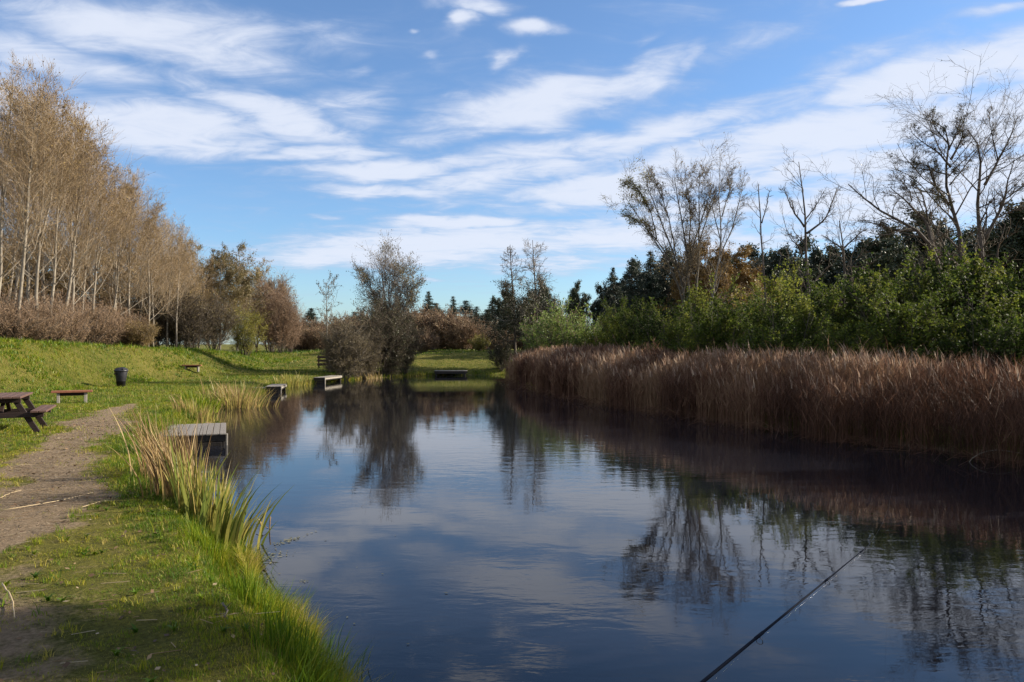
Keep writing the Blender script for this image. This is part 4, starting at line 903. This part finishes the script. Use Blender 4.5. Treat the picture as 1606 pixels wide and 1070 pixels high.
# bushes and trees that carry the right bank on toward the angler and shade the near bank
for i, (X, Y, h) in enumerate([(13.3, 12.6, 4.6), (13.8, 9.8, 5.2), (14.0, 6.6, 5.6), (13.6, 3.4, 5.0)]):
    dup(gb[i % 3], (X, Y, gz(X, Y)-.05), i*1.9, (h/3.6*1.1, h/3.6*1.1, h/3.6), ['green bush on the right bank just outside the frame', 'second green bush outside the frame toward the angler', 'tall green bush on the right bank opposite the angler', 'green bush on the right bank level with the angler'][i])
tr = leafy('leafy_tree', 'broad leafy tree on the right bank outside the frame, shading the near turf', 821, 9, 6, M['bark'], M['twig_dark'], M['leaf_olive'], 60000, .13, rtw=.006)
tr.location = (13.6, 5.6, gz(13.6, 5.6))
dup(tr, (13.2, 1.6, gz(13.2, 1.6)), 2.0, .9, 'second leafy tree on the right bank outside the frame')
dup(tr, (12.6, -1.5, gz(12.6, -1.5)), 4.0, .9, 'third leafy tree on the right bank outside the frame')

# ---------------------------------------------------------------- reed bed
def make_reeds():
    rng = np.random.default_rng(31)
    line = np.array([(-.1, 43.2), (.5, 37), (1.4, 30.8), (3.0, 24.7), (3.8, 22.9), (5.4, 18.75), (6.6, 16), (7.6, 14.1), (8.3, 12.3), (9.2, 9.8), (10.2, 6.5)])
    seg = np.diff(line, axis=0); sl_ = np.linalg.norm(seg, axis=1); cs = np.concatenate([[0], np.cumsum(sl_)])
    n = 44000
    s = rng.uniform(0, 1, n); s = cs[-1]*s**.85
    i = np.clip(np.searchsorted(cs, s)-1, 0, len(seg)-1); f = ((s-cs[i])/sl_[i])[:, None]
    p = line[i]+seg[i]*f; nrm = np.stack([-seg[i][:, 1], seg[i][:, 0]], 1)/sl_[i][:, None]; nrm *= np.sign(nrm[:, :1]+1e-9)
    dep = rng.uniform(0, 1, n)**1.35*5.5
    wob = (fbm(s*.7, s*0+3, 61)-.47)*1.5
    p = p+nrm*(dep+wob*.7+rng.normal(0, .1, n))[:, None]
    x, y = p[:, 0], p[:, 1]
    z0 = np.maximum(ground_z(x, y, False), -.15)
    hh = 1.36*(.66+.44*fbm(x*.45, y*.45, 62)+.26*fbm(x*2, y*2, 67))*rng.uniform(.82, 1.10, n)*(1-.25*(1-sst(0, .5, dep))*rng.uniform(0, 1, n))
    hh = hh*(.95-.15*(1-sst(12, 25, y))); hh = np.where(rng.uniform(size=n) < .12, hh*rng.uniform(.4, .8, n), hh); hh = np.where(rng.uniform(size=n) < .07, hh*rng.uniform(1.05, 1.22, n), hh)
    wscale = np.clip(y/16, .7, 2.4)
    patch = fbm(x*.35, y*.35, 63)
    tone = np.clip(.38+(patch-.47)*2.4+(fbm(x*1.6, y*1.6, 66)-.47)*1.0+rng.normal(0, .16, n)+.12*sst(22, 34, y), 0, 1)
    base = np.stack([x, y, z0], 1)
    wind = np.stack([rng.normal(.02, .07, n), rng.normal(0, .07, n)], 1)
    g = Geo()
    # stalks
    g.blades(base, hh, .008*wscale, wind, rng, tone, 2, 0, 1.0)
    # leaves
    for k in range(3):
        t = rng.uniform(.42, .95, n)
        c = base.copy(); c[:, :2] += wind*(hh*t*t)[:, None]; c[:, 2] += hh*t
        az = rng.uniform(0, 6.283, n); ln = np.stack([np.cos(az), np.sin(az)], 1)*rng.uniform(.35, .95, n)[:, None]
        sel = rng.uniform(size=n) < .85
        g.blades(c[sel], rng.uniform(.22, .5, n)[sel], (.0115*wscale)[sel], ln[sel], rng, np.clip(tone+rng.normal(.08, .15, n), 0, 1)[sel], 2, 0, .6)
    # plumes
    sel = rng.uniform(size=n) < .20*sst(1.0, 1.4, hh)*(.4+1.3*fbm(x*.9, y*.9, 68))
    c = base.copy(); c[:, :2] += wind*hh[:, None]; c[:, 2] += hh-.08
    for k in range(3):
        az = rng.normal(math.pi, 1.1, sel.sum()); ln = np.stack([np.cos(az), np.sin(az)], 1)*rng.uniform(.10, .55, sel.sum())[:, None]
        cc = c[sel]+rng.normal(0, .012, (sel.sum(), 3))
        g.blades(cc, rng.uniform(.16, .30, sel.sum()), (.022*wscale[sel]), ln, rng, np.clip(rng.normal(.5, .2, sel.sum())+.2*(patch[sel]-.47)*4, 0, 1), 3, 1, .8)
    tag(g.build('reed_bed', [M['reed'], M['plume']]), 'tall reddish brown reeds with pale plumes along the right shore', kind='stuff')
    # broken stalks lying on the water at the foot of the reeds
    g = Geo(); m = 420; s = rng.uniform(0, cs[-2], m); i = np.clip(np.searchsorted(cs, s)-1, 0, len(seg)-1); f = ((s-cs[i])/sl_[i])[:, None]
    p = line[i]+seg[i]*f; A = np.stack([p[:, 0]+rng.normal(-.05, .25, m), p[:, 1]+rng.normal(0, .2, m), rng.uniform(0, .12, m)], 1)
    az = rng.normal(math.pi+.4, .8, m); l = rng.uniform(.2, .8, m)
    Mid = A+np.stack([np.cos(az)*l*.5, np.sin(az)*l*.5, rng.uniform(0, .22, m)], 1); E = A+np.stack([np.cos(az)*l, np.sin(az)*l, rng.uniform(-.1, .03, m)], 1)
    g.tube(np.stack([A, Mid, E], 1), np.full((m, 3), .004)*np.clip(A[:, 1]/14, .8, 2)[:, None], 3, 0, rng.uniform(.2, .8, m))
    tag(g.build('broken_reeds', M['reed']), 'broken bent stalks lying at the waterline of the reed bed', kind='stuff')
make_reeds()

# ---------------------------------------------------------------- clumps of sedge on the left shore
def clump(name, label, cx, cy, n, h, w, rad, mat, seed, tone=(.3, .2), leanr=(.1, .6), bias=(0, 0), m=6, base_z=None, curve=.9, cat='plant'):
    rng = np.random.default_rng(seed); z = gz(cx, cy) if base_z is None else base_z
    a = rng.uniform(0, 6.28, n); q = np.sqrt(rng.uniform(0, 1, n))*rad if np.isscalar(rad) else None
    if np.isscalar(rad): P = np.stack([np.cos(a)*q, np.sin(a)*q], 1)
    else: P = rng.normal(0, .5, (n, 2))*np.array(rad)
    zz = ground_z(P[:, 0]+cx, P[:, 1]+cy)-z
    lean = P/(np.linalg.norm(P, axis=1, keepdims=True)+.05)*rng.uniform(leanr[0], leanr[1], n)[:, None]+rng.normal(0, .10, (n, 2))+np.array(bias)
    g = Geo(); hs = h*rng.uniform(.5, 1.05, n)
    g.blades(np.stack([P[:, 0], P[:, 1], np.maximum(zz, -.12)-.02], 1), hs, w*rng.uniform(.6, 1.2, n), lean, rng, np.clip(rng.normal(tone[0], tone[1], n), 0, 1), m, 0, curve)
    o = g.build(name, mat); o.location = (cx, cy, z)
    return tag(o, label, cat)
# (pixel-measured spots, each standing at its own place on the bank)
clump('dry_reed_clump', 'tall leaning clump of brown dry reed blades on the bank edge', -3.68, 8.45, 170, 1.02, .018, (.20, .36), M['deadreed'], 901, (.42, .26), (.05, .30), (-.20, 0))
clump('dry_reed_clump', 'straw and brown dry reeds just behind the tall leaning clump', -4.30, 9.6, 170, .98, .018, (.26, .50), M['deadreed'], 902, (.52, .25), (.05, .35), (-.12, 0))
clump('iris_clump', 'yellow green iris blades beside the tall brown reed clump', -3.42, 8.15, 85, .88, .036, (.22, .30), M['sedge'], 903, (.45, .22), (.05, .30), (-.05, 0))
clump('iris_clump', 'bright yellow green iris blades in the middle of the bank edge', -3.10, 7.85, 90, .76, .036, (.24, .25), M['sedge'], 904, (.48, .2), (.05, .35), (.08, 0))
clump('iris_clump', 'green iris blades arching right over the water', -2.76, 7.5, 75, .80, .032, (.22, .25), M['sedge'], 905, (.30, .18), (.05, .40), (.32, 0))
clump('dry_reed_clump', 'few pale dead blades standing among the yellow green iris', -3.2, 8.05, 26, .80, .018, (.40, .25), M['deadreed'], 906, (.8, .15), (.05, .3), (.05, 0))
clump('sedge_clump', 'low yellow and rusty sedge behind the nearest jetty', -7.75, 18.6, 190, .5, .022, (.5, .6), M['sedge'], 907, (.7, .22), (.1, .6))
clump('sedge_clump', 'rounded lime green grass tussock left of the yellow sedge clump', -8.95, 21.9, 260, .55, .022, .5, M['grass'], 908, (.35, .15), (.2, .7))
clump('sedge_clump', 'bushy yellow brown sedge clump at the water beyond the nearest jetty', -8.72, 24.3, 330, .95, .026, (.85, .8), M['sedge'], 909, (.72, .22), (.15, .75), (.08, 0))
clump('sedge_clump', 'straw coloured dry sedge at the left shoulder of the bushy clump', -9.35, 25.6, 130, .7, .024, (.5, .7), M['deadreed'], 910, (.6, .2), (.1, .6))
clump('sedge_clump', 'small green rushes left of the second jetty', -10.15, 30.0, 140, .55, .024, (.4, .6), M['sedge'], 911, (.25, .2), (.1, .4))
clump('sedge_clump', 'yellowish reed patch between the second and third jetty', -10.55, 36.6, 380, .55, .036, (.6, 1.6), M['sedge'], 912, (.55, .2), (.1, .5))
clump('sedge_clump', 'pale dry grass at the foot of the bare willow shrubs', -7.6, 44.4, 240, .75, .035, (1.0, .6), M['deadreed'], 913, (.6, .2), (.1, .5))
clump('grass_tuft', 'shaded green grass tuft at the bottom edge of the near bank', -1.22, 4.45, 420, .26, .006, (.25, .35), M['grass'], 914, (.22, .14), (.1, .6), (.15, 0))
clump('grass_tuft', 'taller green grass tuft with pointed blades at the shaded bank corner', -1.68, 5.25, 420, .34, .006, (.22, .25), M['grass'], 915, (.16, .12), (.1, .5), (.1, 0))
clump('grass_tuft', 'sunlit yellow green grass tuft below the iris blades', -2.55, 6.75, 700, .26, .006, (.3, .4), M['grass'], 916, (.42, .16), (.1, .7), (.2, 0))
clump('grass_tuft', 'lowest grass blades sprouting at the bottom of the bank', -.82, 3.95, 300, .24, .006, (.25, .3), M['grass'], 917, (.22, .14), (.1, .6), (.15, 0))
for i, (a, b_) in enumerate([((1535, 712), (1512, 738)), ]):
    D0 = 13.0; P = [px(1606, 712, D0), px(1560, 704, D0), px(1530, 712, D0), px(1514, 728, D0), px(1512, 742, D0)]
    g = Geo(); o0 = P[0]; g.tube(resample(np.array(P)-o0, 9), np.linspace(.012, .005, 9), 5, 0); o = g.build('fallen_branch', M['birch']); o.location = o0
    tag(o, 'thin pale arching branch dipping into the water below the reeds', 'branch')

# ---------------------------------------------------------------- jetties
def rz_mat(a): return np.array([[math.cos(a), -math.sin(a), 0], [math.sin(a), math.cos(a), 0], [0, 0, 1]])
def jetty(label, cx, cy, W, L, ztop, rot, pale=False, boards=9, skirt=True, along_y=True):
    """W across x, L along y (local), deck top at ztop; posts go down into the water"""
    t = thing('jetty', label, 'jetty', (cx, cy, 0), rot)
    m = M['wood_grey']; g = Geo(); rr = random.Random(int(cx*100))
    n = boards; bw = W/n
    for k in range(n):
        g.box((-W/2+bw*(k+.5), rr.uniform(-.015, .015), ztop-.014+rr.uniform(-.003, .003)), (bw-.010, L, .028), rnd=rr.random(), bev=.004)
    g.build('deck', m, t)
    g = Geo()
    for sy in (-1, 1): g.box((0, sy*(L/2-.06), ztop-.095), (W-.02, .05, .13))
    for sx in (-1, 1): g.box((sx*(W/2-.035), 0, ztop-.095), (.045, L-.18, .13))
    g.build('joists', M['wood_wet'], t)
    g = Geo()
    for k in range(int((ztop-.05)/.085)+1): g.box((0, -L/2+.005, ztop-.205-.085*k), (W-.16, .024, .078), bev=.003)
    for k in range(int((ztop-.05)/.085)+1): g.box((0, L/2-.03, ztop-.205-.085*k), (W-.16, .024, .078), bev=.003)
    g.build('end_board', M['wood_wet'], t)
    if skirt:
        g = Geo(); nb = 1
        for k in range(nb): g.box((W/2-.004, 0, ztop-.075-.075*k), (.022, L-.02, .07), bev=.003)
        g.build('side_board', M['wood_pale'] if pale else M['wood_wet'], t)
    for sx in (-1, 1):
        for sy in (-1, 1):
            g = Geo(); g.box((sx*(W/2-.08), sy*(L/2-.13), (ztop-.75)/2-.02), (.09, .09, ztop+.70), rz_mat(0)); o = g.build('post', M['wood_wet'], t)
    g = Geo(); g.box((W/2+.012, -L/2+.03, ztop-.17), (.035, .05, .33)); g.build('corner_post', M['wood_pale'], t)
    return t
a1 = math.atan2(.373, 1)
jetty('nearest grey plank jetty with dark underside behind the iris blades', -6.62, 15.95, 1.25, 2.2, .236, a1, boards=10, skirt=False)
jetty('small second jetty with pale side seen end on', -9.86, 32.0, .62, 2.0, .29, .17, True, 5)
jetty('third jetty with long pale side wall beside the bare willow shrub', -9.62, 40.0, .62, 2.6, .32, -.12, True, 5)
g = Geo()
t = thing('fishing_platform', 'flat dark grey fishing platform at the grassy head of the pond', 'platform', (-3.9, 49.0, 0))
for k in range(11): g.box((-.95+.19*k, 0, .30), (.18, 1.2, .035), bev=.004)
g.build('deck', M['wood_grey'], t); g = Geo(); g.box((0, -.56, .20), (2.0, .06, .15)); g.box((0, .5, .20), (2.0, .06, .15)); g.build('joists', M['wood_wet'], t)
for sx in (-.9, .9): g = Geo(); g.box((sx, -.5, -.1), (.1, .1, .7)); g.build('post', M['wood_wet'], t)
# walkway board leading to the second jetty
g = Geo(); g.box((0, 0, 0), (1.3, .28, .05)); P = pg(396, 602, .38)
o = g.build('walkway_board', M['wood_pale']); o.location = (P[0], P[1], gz(P[0], P[1])+.10); o.rotation_euler = (0, 0, .1); tag(o, 'pale board lying on the grass left of the small second jetty', 'board')

# ---------------------------------------------------------------- picnic table
def picnic():
    cx, cy = -9.40, 14.2; z = gz(cx, cy)
    t = thing('picnic_table', 'dark brown A frame picnic table cut by the left frame edge', 'picnic table', (cx, cy, z-.02), math.atan2(.42, .907)); t.scale = (.93, .93, .93)
    # local: x = width, y = length
    L = 1.6
    g = Geo()
    for k in range(5): g.box((-.30+.15*k, 0, .735), (.142, L, .04), rz_mat(0))
    g.build('tabletop', M['wood_top'], t)
    for sx in (-1, 1):
        g = Geo()
        for k in range(2): g.box((sx*(.66+.14*k-.07), 0, .455), (.132, L, .04))
        g.build('seat', M['wood_top'], t)
    for sy in (-1, 1):
        y = sy*.55
        for sx in (-1, 1):
            g = Geo(); top = np.array([sx*.22, y, .715]); bot = np.array([sx*.64, y, 0.0]); c = (top+bot)/2; v = top-bot; ln = np.linalg.norm(v); a = math.atan2(v[0], v[2])
            rot = np.array([[math.cos(a), 0, math.sin(a)], [0, 1, 0], [-math.sin(a), 0, math.cos(a)]])
            g.box(c, (.10, .05, ln), rot); g.build('leg', M['wood_dark'], t)
        g = Geo(); g.box((0, y-.052*1, .385), (1.46, .048, .10)); g.build('seat_rail', M['wood_dark'], t)
        g = Geo(); g.box((0, y-.052*1, .668), (.70, .048, .085)); g.build('top_rail', M['wood_dark'], t)
        g = Geo(); top = np.array([0, sy*.10, .70]); bot = np.array([0, sy*.50, .40]); v = top-bot; a = math.atan2(v[1], v[2]); rot = np.array([[1, 0, 0], [0, math.cos(a), math.sin(a)], [0, -math.sin(a), math.cos(a)]])
        g.box((top+bot)/2, (.07, .04, np.linalg.norm(v)), rot); g.build('brace', M['wood_dark'], t)
picnic()
def bench(label, x, y, rz, s=1.0, L=1.0):
    z = gz(x, y); t = thing('bench', label, 'bench', (x, y, z-.02), rz, 'low plank benches on the left bank'); t.scale = (s, s, s)
    g = Geo()
    for k in range(2): g.box((0, -.085+.17*k, .34), (L, .16, .055))
    g.build('seat', M['wood_red'], t)
    for sx in (-1, 1):
        g = Geo(); g.box((sx*L*.33, 0, .155), (.075, .24, .31)); g.build('leg', M['wood_pale'], t)
    g = Geo(); g.box((0, 0, .265), (L*.62, .05, .085)); g.build('rail', M['wood_dark'], t)
    return t
bench('low reddish plank bench between picnic table and litter bin', -12.3, 21.4, R_(28))
bench('small dark low bench farther along the bank beyond the litter bin', (301-CX)/F*38.5, 38.5, R_(12), .95, .95)

# litter bin
def lathe(g, prof, n=24, mat=0, c=(0, 0, 0)):
    a = np.arange(n)*2*math.pi/n; V = np.array([[r*math.cos(t)+c[0], r*math.sin(t)+c[1], z+c[2]] for r, z in prof for t in a]); m = len(prof)
    f = [[i*n+j, i*n+(j+1) % n, (i+1)*n+(j+1) % n, (i+1)*n+j] for i in range(m-1) for j in range(n)]
    g.add(V, f, .5, mat, True)
X, Y = (190-CX)/F*30, 30; z = gz(X, Y)
t = thing('litter_bin', 'black litter bin with domed lid standing on the grass slope', 'bin', (X, Y, z-.03), -.5); t.scale = (1.05, 1.05, 1.1)
g = Geo(); lathe(g, [(.001, .02), (.125, .02), (.135, .05), (.225, .58), (.222, .60), (.20, .60), (.15, .06), (.001, .06)]); g.build('body', M['binplastic'], t)
g = Geo(); lathe(g, [(.228, .575), (.246, .58), (.250, .61), (.235, .63), (.20, .685), (.10, .725), (.001, .732)]); g.box((.14, 0, .665), (.20, .18, .05), None, 0); g.build('lid', M['binplastic'], t)
g = Geo(); g.box((0, -.246, .50), (.10, .03, .05)); g.build('handle', M['binplastic'], t)
g = Geo(); g.tube([(-.19, .02, -.3), (-.21, .02, .66)], [.025, .025], 8); g.build('post', M['wood_dark'], t)

# low dark timber rack on the field by the willow shrub
P = px(508, 556, 50); z = gz(P[0], P[1]); t = thing('timber_rack', 'dark wooden rack of posts and boards at the left of the bare willow shrub', 'rack', (P[0], P[1], z-.03), .3)
for k, xx in enumerate((-.32, .32)): g = Geo(); g.box((xx, 0, .42), (.09, .09, .86)); g.build('post', M['wood_dark'], t)
for zz in (.25, .50, .72): g = Geo(); g.box((0, -.062, zz), (.86, .03, .15)); g.build('board', M['wood_dark'], t)

# ---------------------------------------------------------------- stalks on the path, twigs in the water
def stalk(label, pts, r=.006, mat='straw', name='reed_stalk', cat='stalk', z=None, side=0, seed=1):
    W = []
    for q in pts:
        p = pg(q[0], q[1], .38 if z is None else z)
        zz = gz(p[0], p[1])+.02+r if z is None else (q[2] if len(q) > 2 else z)
        W.append((p[0], p[1], zz))
    W = np.array(W); o0 = W[0].copy(); m = 10; P = resample(W-o0, m); rng = np.random.default_rng(seed); P[1:-1] += rng.normal(0, .0025, (m-2, 3))
    g = Geo(); R = np.linspace(r, r*.5, m); g.tube(P, R, 6)
    if side:
        Pn, Rn = grow(P[None], R[None], rng, side, .2, .95, .28, 50, .02, m=4, rr=.6); g.tube(Pn, Rn, 4, 0, None, False)
    o = g.build(name, M[mat]); o.location = o0; return tag(o, label, cat)
stalk('long pale reed stalk lying right across the dirt path', [(2, 806), (60, 797), (110, 785), (146, 776)], .0045, seed=3)
stalk('short pale stalk on the path above the long one', [(-4, 786), (15, 776), (34, 770)], .0045, seed=4)
stalk('pale twig on the turf right of the long reed stalk', [(128, 800), (160, 790), (182, 788)], .0035, seed=5)
stalk('thin straw on the far part of the dirt path', [(20, 734), (60, 732), (90, 733)], .005, seed=6)
stalk('curved pale stalk lying on the worn turf at the left edge', [(4, 922), (16, 940), (24, 962), (24, 978)], .006, seed=7)
stalk('dark forked twig half under water below the iris blades', [(384, 858, .03), (398, 874, .03), (414, 892, .015), (424, 898, -.02)], .010, 'bark', 'floating_twig', 'twig', z=.01, side=5, seed=8)
stalk('brown crumpled dead stem standing at the shaded bank corner', [(350, 950), (358, 962), (352, 975)], .008, 'bark', 'withered_stalk', 'stem', side=4, seed=9)
D0 = 8.2; b0 = pg(423, 832, 0); q = [np.array([0, 0, -.1]), np.array([0, 0, .07]), np.array([.01, 0, .15])]
g = Geo(); g.tube(resample(q, 6), np.full(6, .007), 5); g.tube(resample([np.array([-.02, 0, .02]), np.array([-.09, .03, .08]), np.array([-.16, .05, .05])], 6), np.full(6, .004), 5)
g.blades(np.array([[-.09, .02, .05]]*3), np.array([.10, .08, .09]), .03, np.array([[-.6, 0], [-.5, .3], [-.7, -.2]]), np.random.default_rng(1), np.array([.9, .8, 1.]), 3)
o = g.build('withered_stalk', M['deadreed']); o.location = (b0[0], b0[1], 0); tag(o, 'bent dead stem with curled brown leaf poking from the water', 'stem')
for i, (a, b_) in enumerate([(390, 840), (407, 850)]):
    p = pg(a, b_, 0); g = Geo(); g.tube(resample([(0, 0, -.1), (.005, 0, .1), (.0, 0, .24-.08*i)], 5), np.full(5, .003), 5); o = g.build('reed_stalk', M['bark']); o.location = p
    tag(o, ['thin dark upright stalk in the water right of the iris', 'shorter thin dark stalk in the water left of the bent stem'][i], 'stalk')

# ---------------------------------------------------------------- fishing rod
def rod():
    tip = px(1362, 855, 3.4); low = px(1100, 1070, 2.4)
    d = (tip-low)/np.linalg.norm(tip-low); Ltot = 3.3; butt = tip-d*Ltot
    t = thing('fishing_rod', 'slim dark fishing rod pointing over the water at the bottom right', 'fishing rod', tuple(butt))
    def at(s): return d*s
    m = 30; ss = np.linspace(.0, Ltot, m)
    r = np.interp(ss, [0, .6, 2.0, 2.6, Ltot], [.009, .0078, .0058, .0040, .0015])
    sag = np.zeros((m, 3)); sag[:, 2] = 0
    g = Geo(); g.tube(np.stack([at(s) for s in ss]), r, 12); g.build('blank', M['rod'], t)
    g = Geo(); g.tube(np.stack([at(0), at(.03), at(.30)]), [.014, .015, .013], 14); g.tube(np.stack([at(.42), at(.62)]), [.013, .011], 14); g.build('grip', M['cork'], t)
    side = np.cross(d, (0, 0, 1)); side /= np.linalg.norm(side); dn = np.cross(d, side); dn = dn if dn[2] < 0 else -dn
    # reel
    c = at(.36)+dn*.075; g = Geo(); g.tube(np.stack([at(.36), c]), [.006, .006], 8); g.tube(np.stack([c-d*.035, c+d*.035]), [.027, .024], 16); rl = g.build('reel', M['steel'], t)
    g = Geo(); g.tube(np.stack([c, c+side*.06, c+side*.062+dn*.04]), [.004, .004, .004], 8); g.tube(np.stack([c+side*.05+dn*.04, c+side*.085+dn*.04]), [.008, .008], 10); g.build('handle', M['rod'], rl)
    # guides: wrapped foot and ring
    L1 = np.linalg.norm(tip-low)
    def frac(xp):          # arc position of the guide seen at photo column xp
        lo, hi = Ltot-L1, Ltot
        for _ in range(40):
            mid = (lo+hi)/2; p = butt+d*mid
            if CX+F*p[0]/p[1] < xp: lo = mid
            else: hi = mid
        return mid
    for k, xp in enumerate((1190, 1297, 1352)):
        s = frac(xp); rr = (.0125, .009, .006)[k]; pr = np.interp(s, ss, r); c = at(s)+dn*(pr+rr*.9+.003)
        g = Geo(); a = np.linspace(0, 2*math.pi, 17); e1 = side; e2 = dn
        g.tube(np.stack([c+rr*(math.cos(q)*e1+math.sin(q)*e2) for q in a]), np.full(17, .0014), 6, cap=False)
        g.tube(np.stack([at(s-.018)+dn*pr, c-e2*rr]), [.0016, .0014], 6); g.tube(np.stack([at(s+.018)+dn*pr, c-e2*rr]), [.0016, .0014], 6)
        rg_ = g.build('guide', M['steel'], t)
        g = Geo(); g.tube(np.stack([at(s-.028), at(s+.028)]), [pr+.0012, pr+.0010], 10); g.build('wrap', M['rod'], rg_)
    # line through the guides and out to the water
    g = Geo(); end = px(1400, 828, 11); P = [at(.40)+dn*.06]+[at(frac(xp))+dn*.016 for xp in (1190, 1297, 1352)]+[at(Ltot)]
    far = np.array([end[0], end[1], .0])-butt
    seg = [at(Ltot)*(1-u)+far*u+np.array([0, 0, -.12*math.sin(math.pi*u)]) for u in np.linspace(.1, 1, 10)]
    P = np.stack(P+seg); g.tube(P, np.full(len(P), .00035), 4, 0, None, False); g.build('line', M['steel'], t)
    # bank sticks that carry the butt
    for k, s in enumerate((.22, .85)):
        p = butt+d*s; zb = max(gz(p[0], p[1]), -.4)
        st = thing('rod_rest', ['thin metal bank stick holding the rod butt', 'front metal bank stick holding the rod at the bank edge'][k], 'rod rest', (p[0], p[1], zb-.1))
        h = p[2]-zb+.1; g = Geo(); g.tube([(0, 0, 0), (0, 0, h-.04)], [.006, .006], 8); g.build('pole', M['steel'], st)
        g = Geo(); pts = [np.array([0, 0, h-.04])+side*(.03*u)+np.array([0, 0, .045*u*u]) for u in np.linspace(-1, 1, 9)]; g.tube(np.stack(pts), np.full(9, .005), 8); g.build('cradle', M['rod'], st)
rod()

# nothing was left at the origin by an unused source
for v, u in enumerate(used):
    if not u:
        for c in list(PV[v].children): bpy.data.objects.remove(c)
        bpy.data.objects.remove(PV[v])
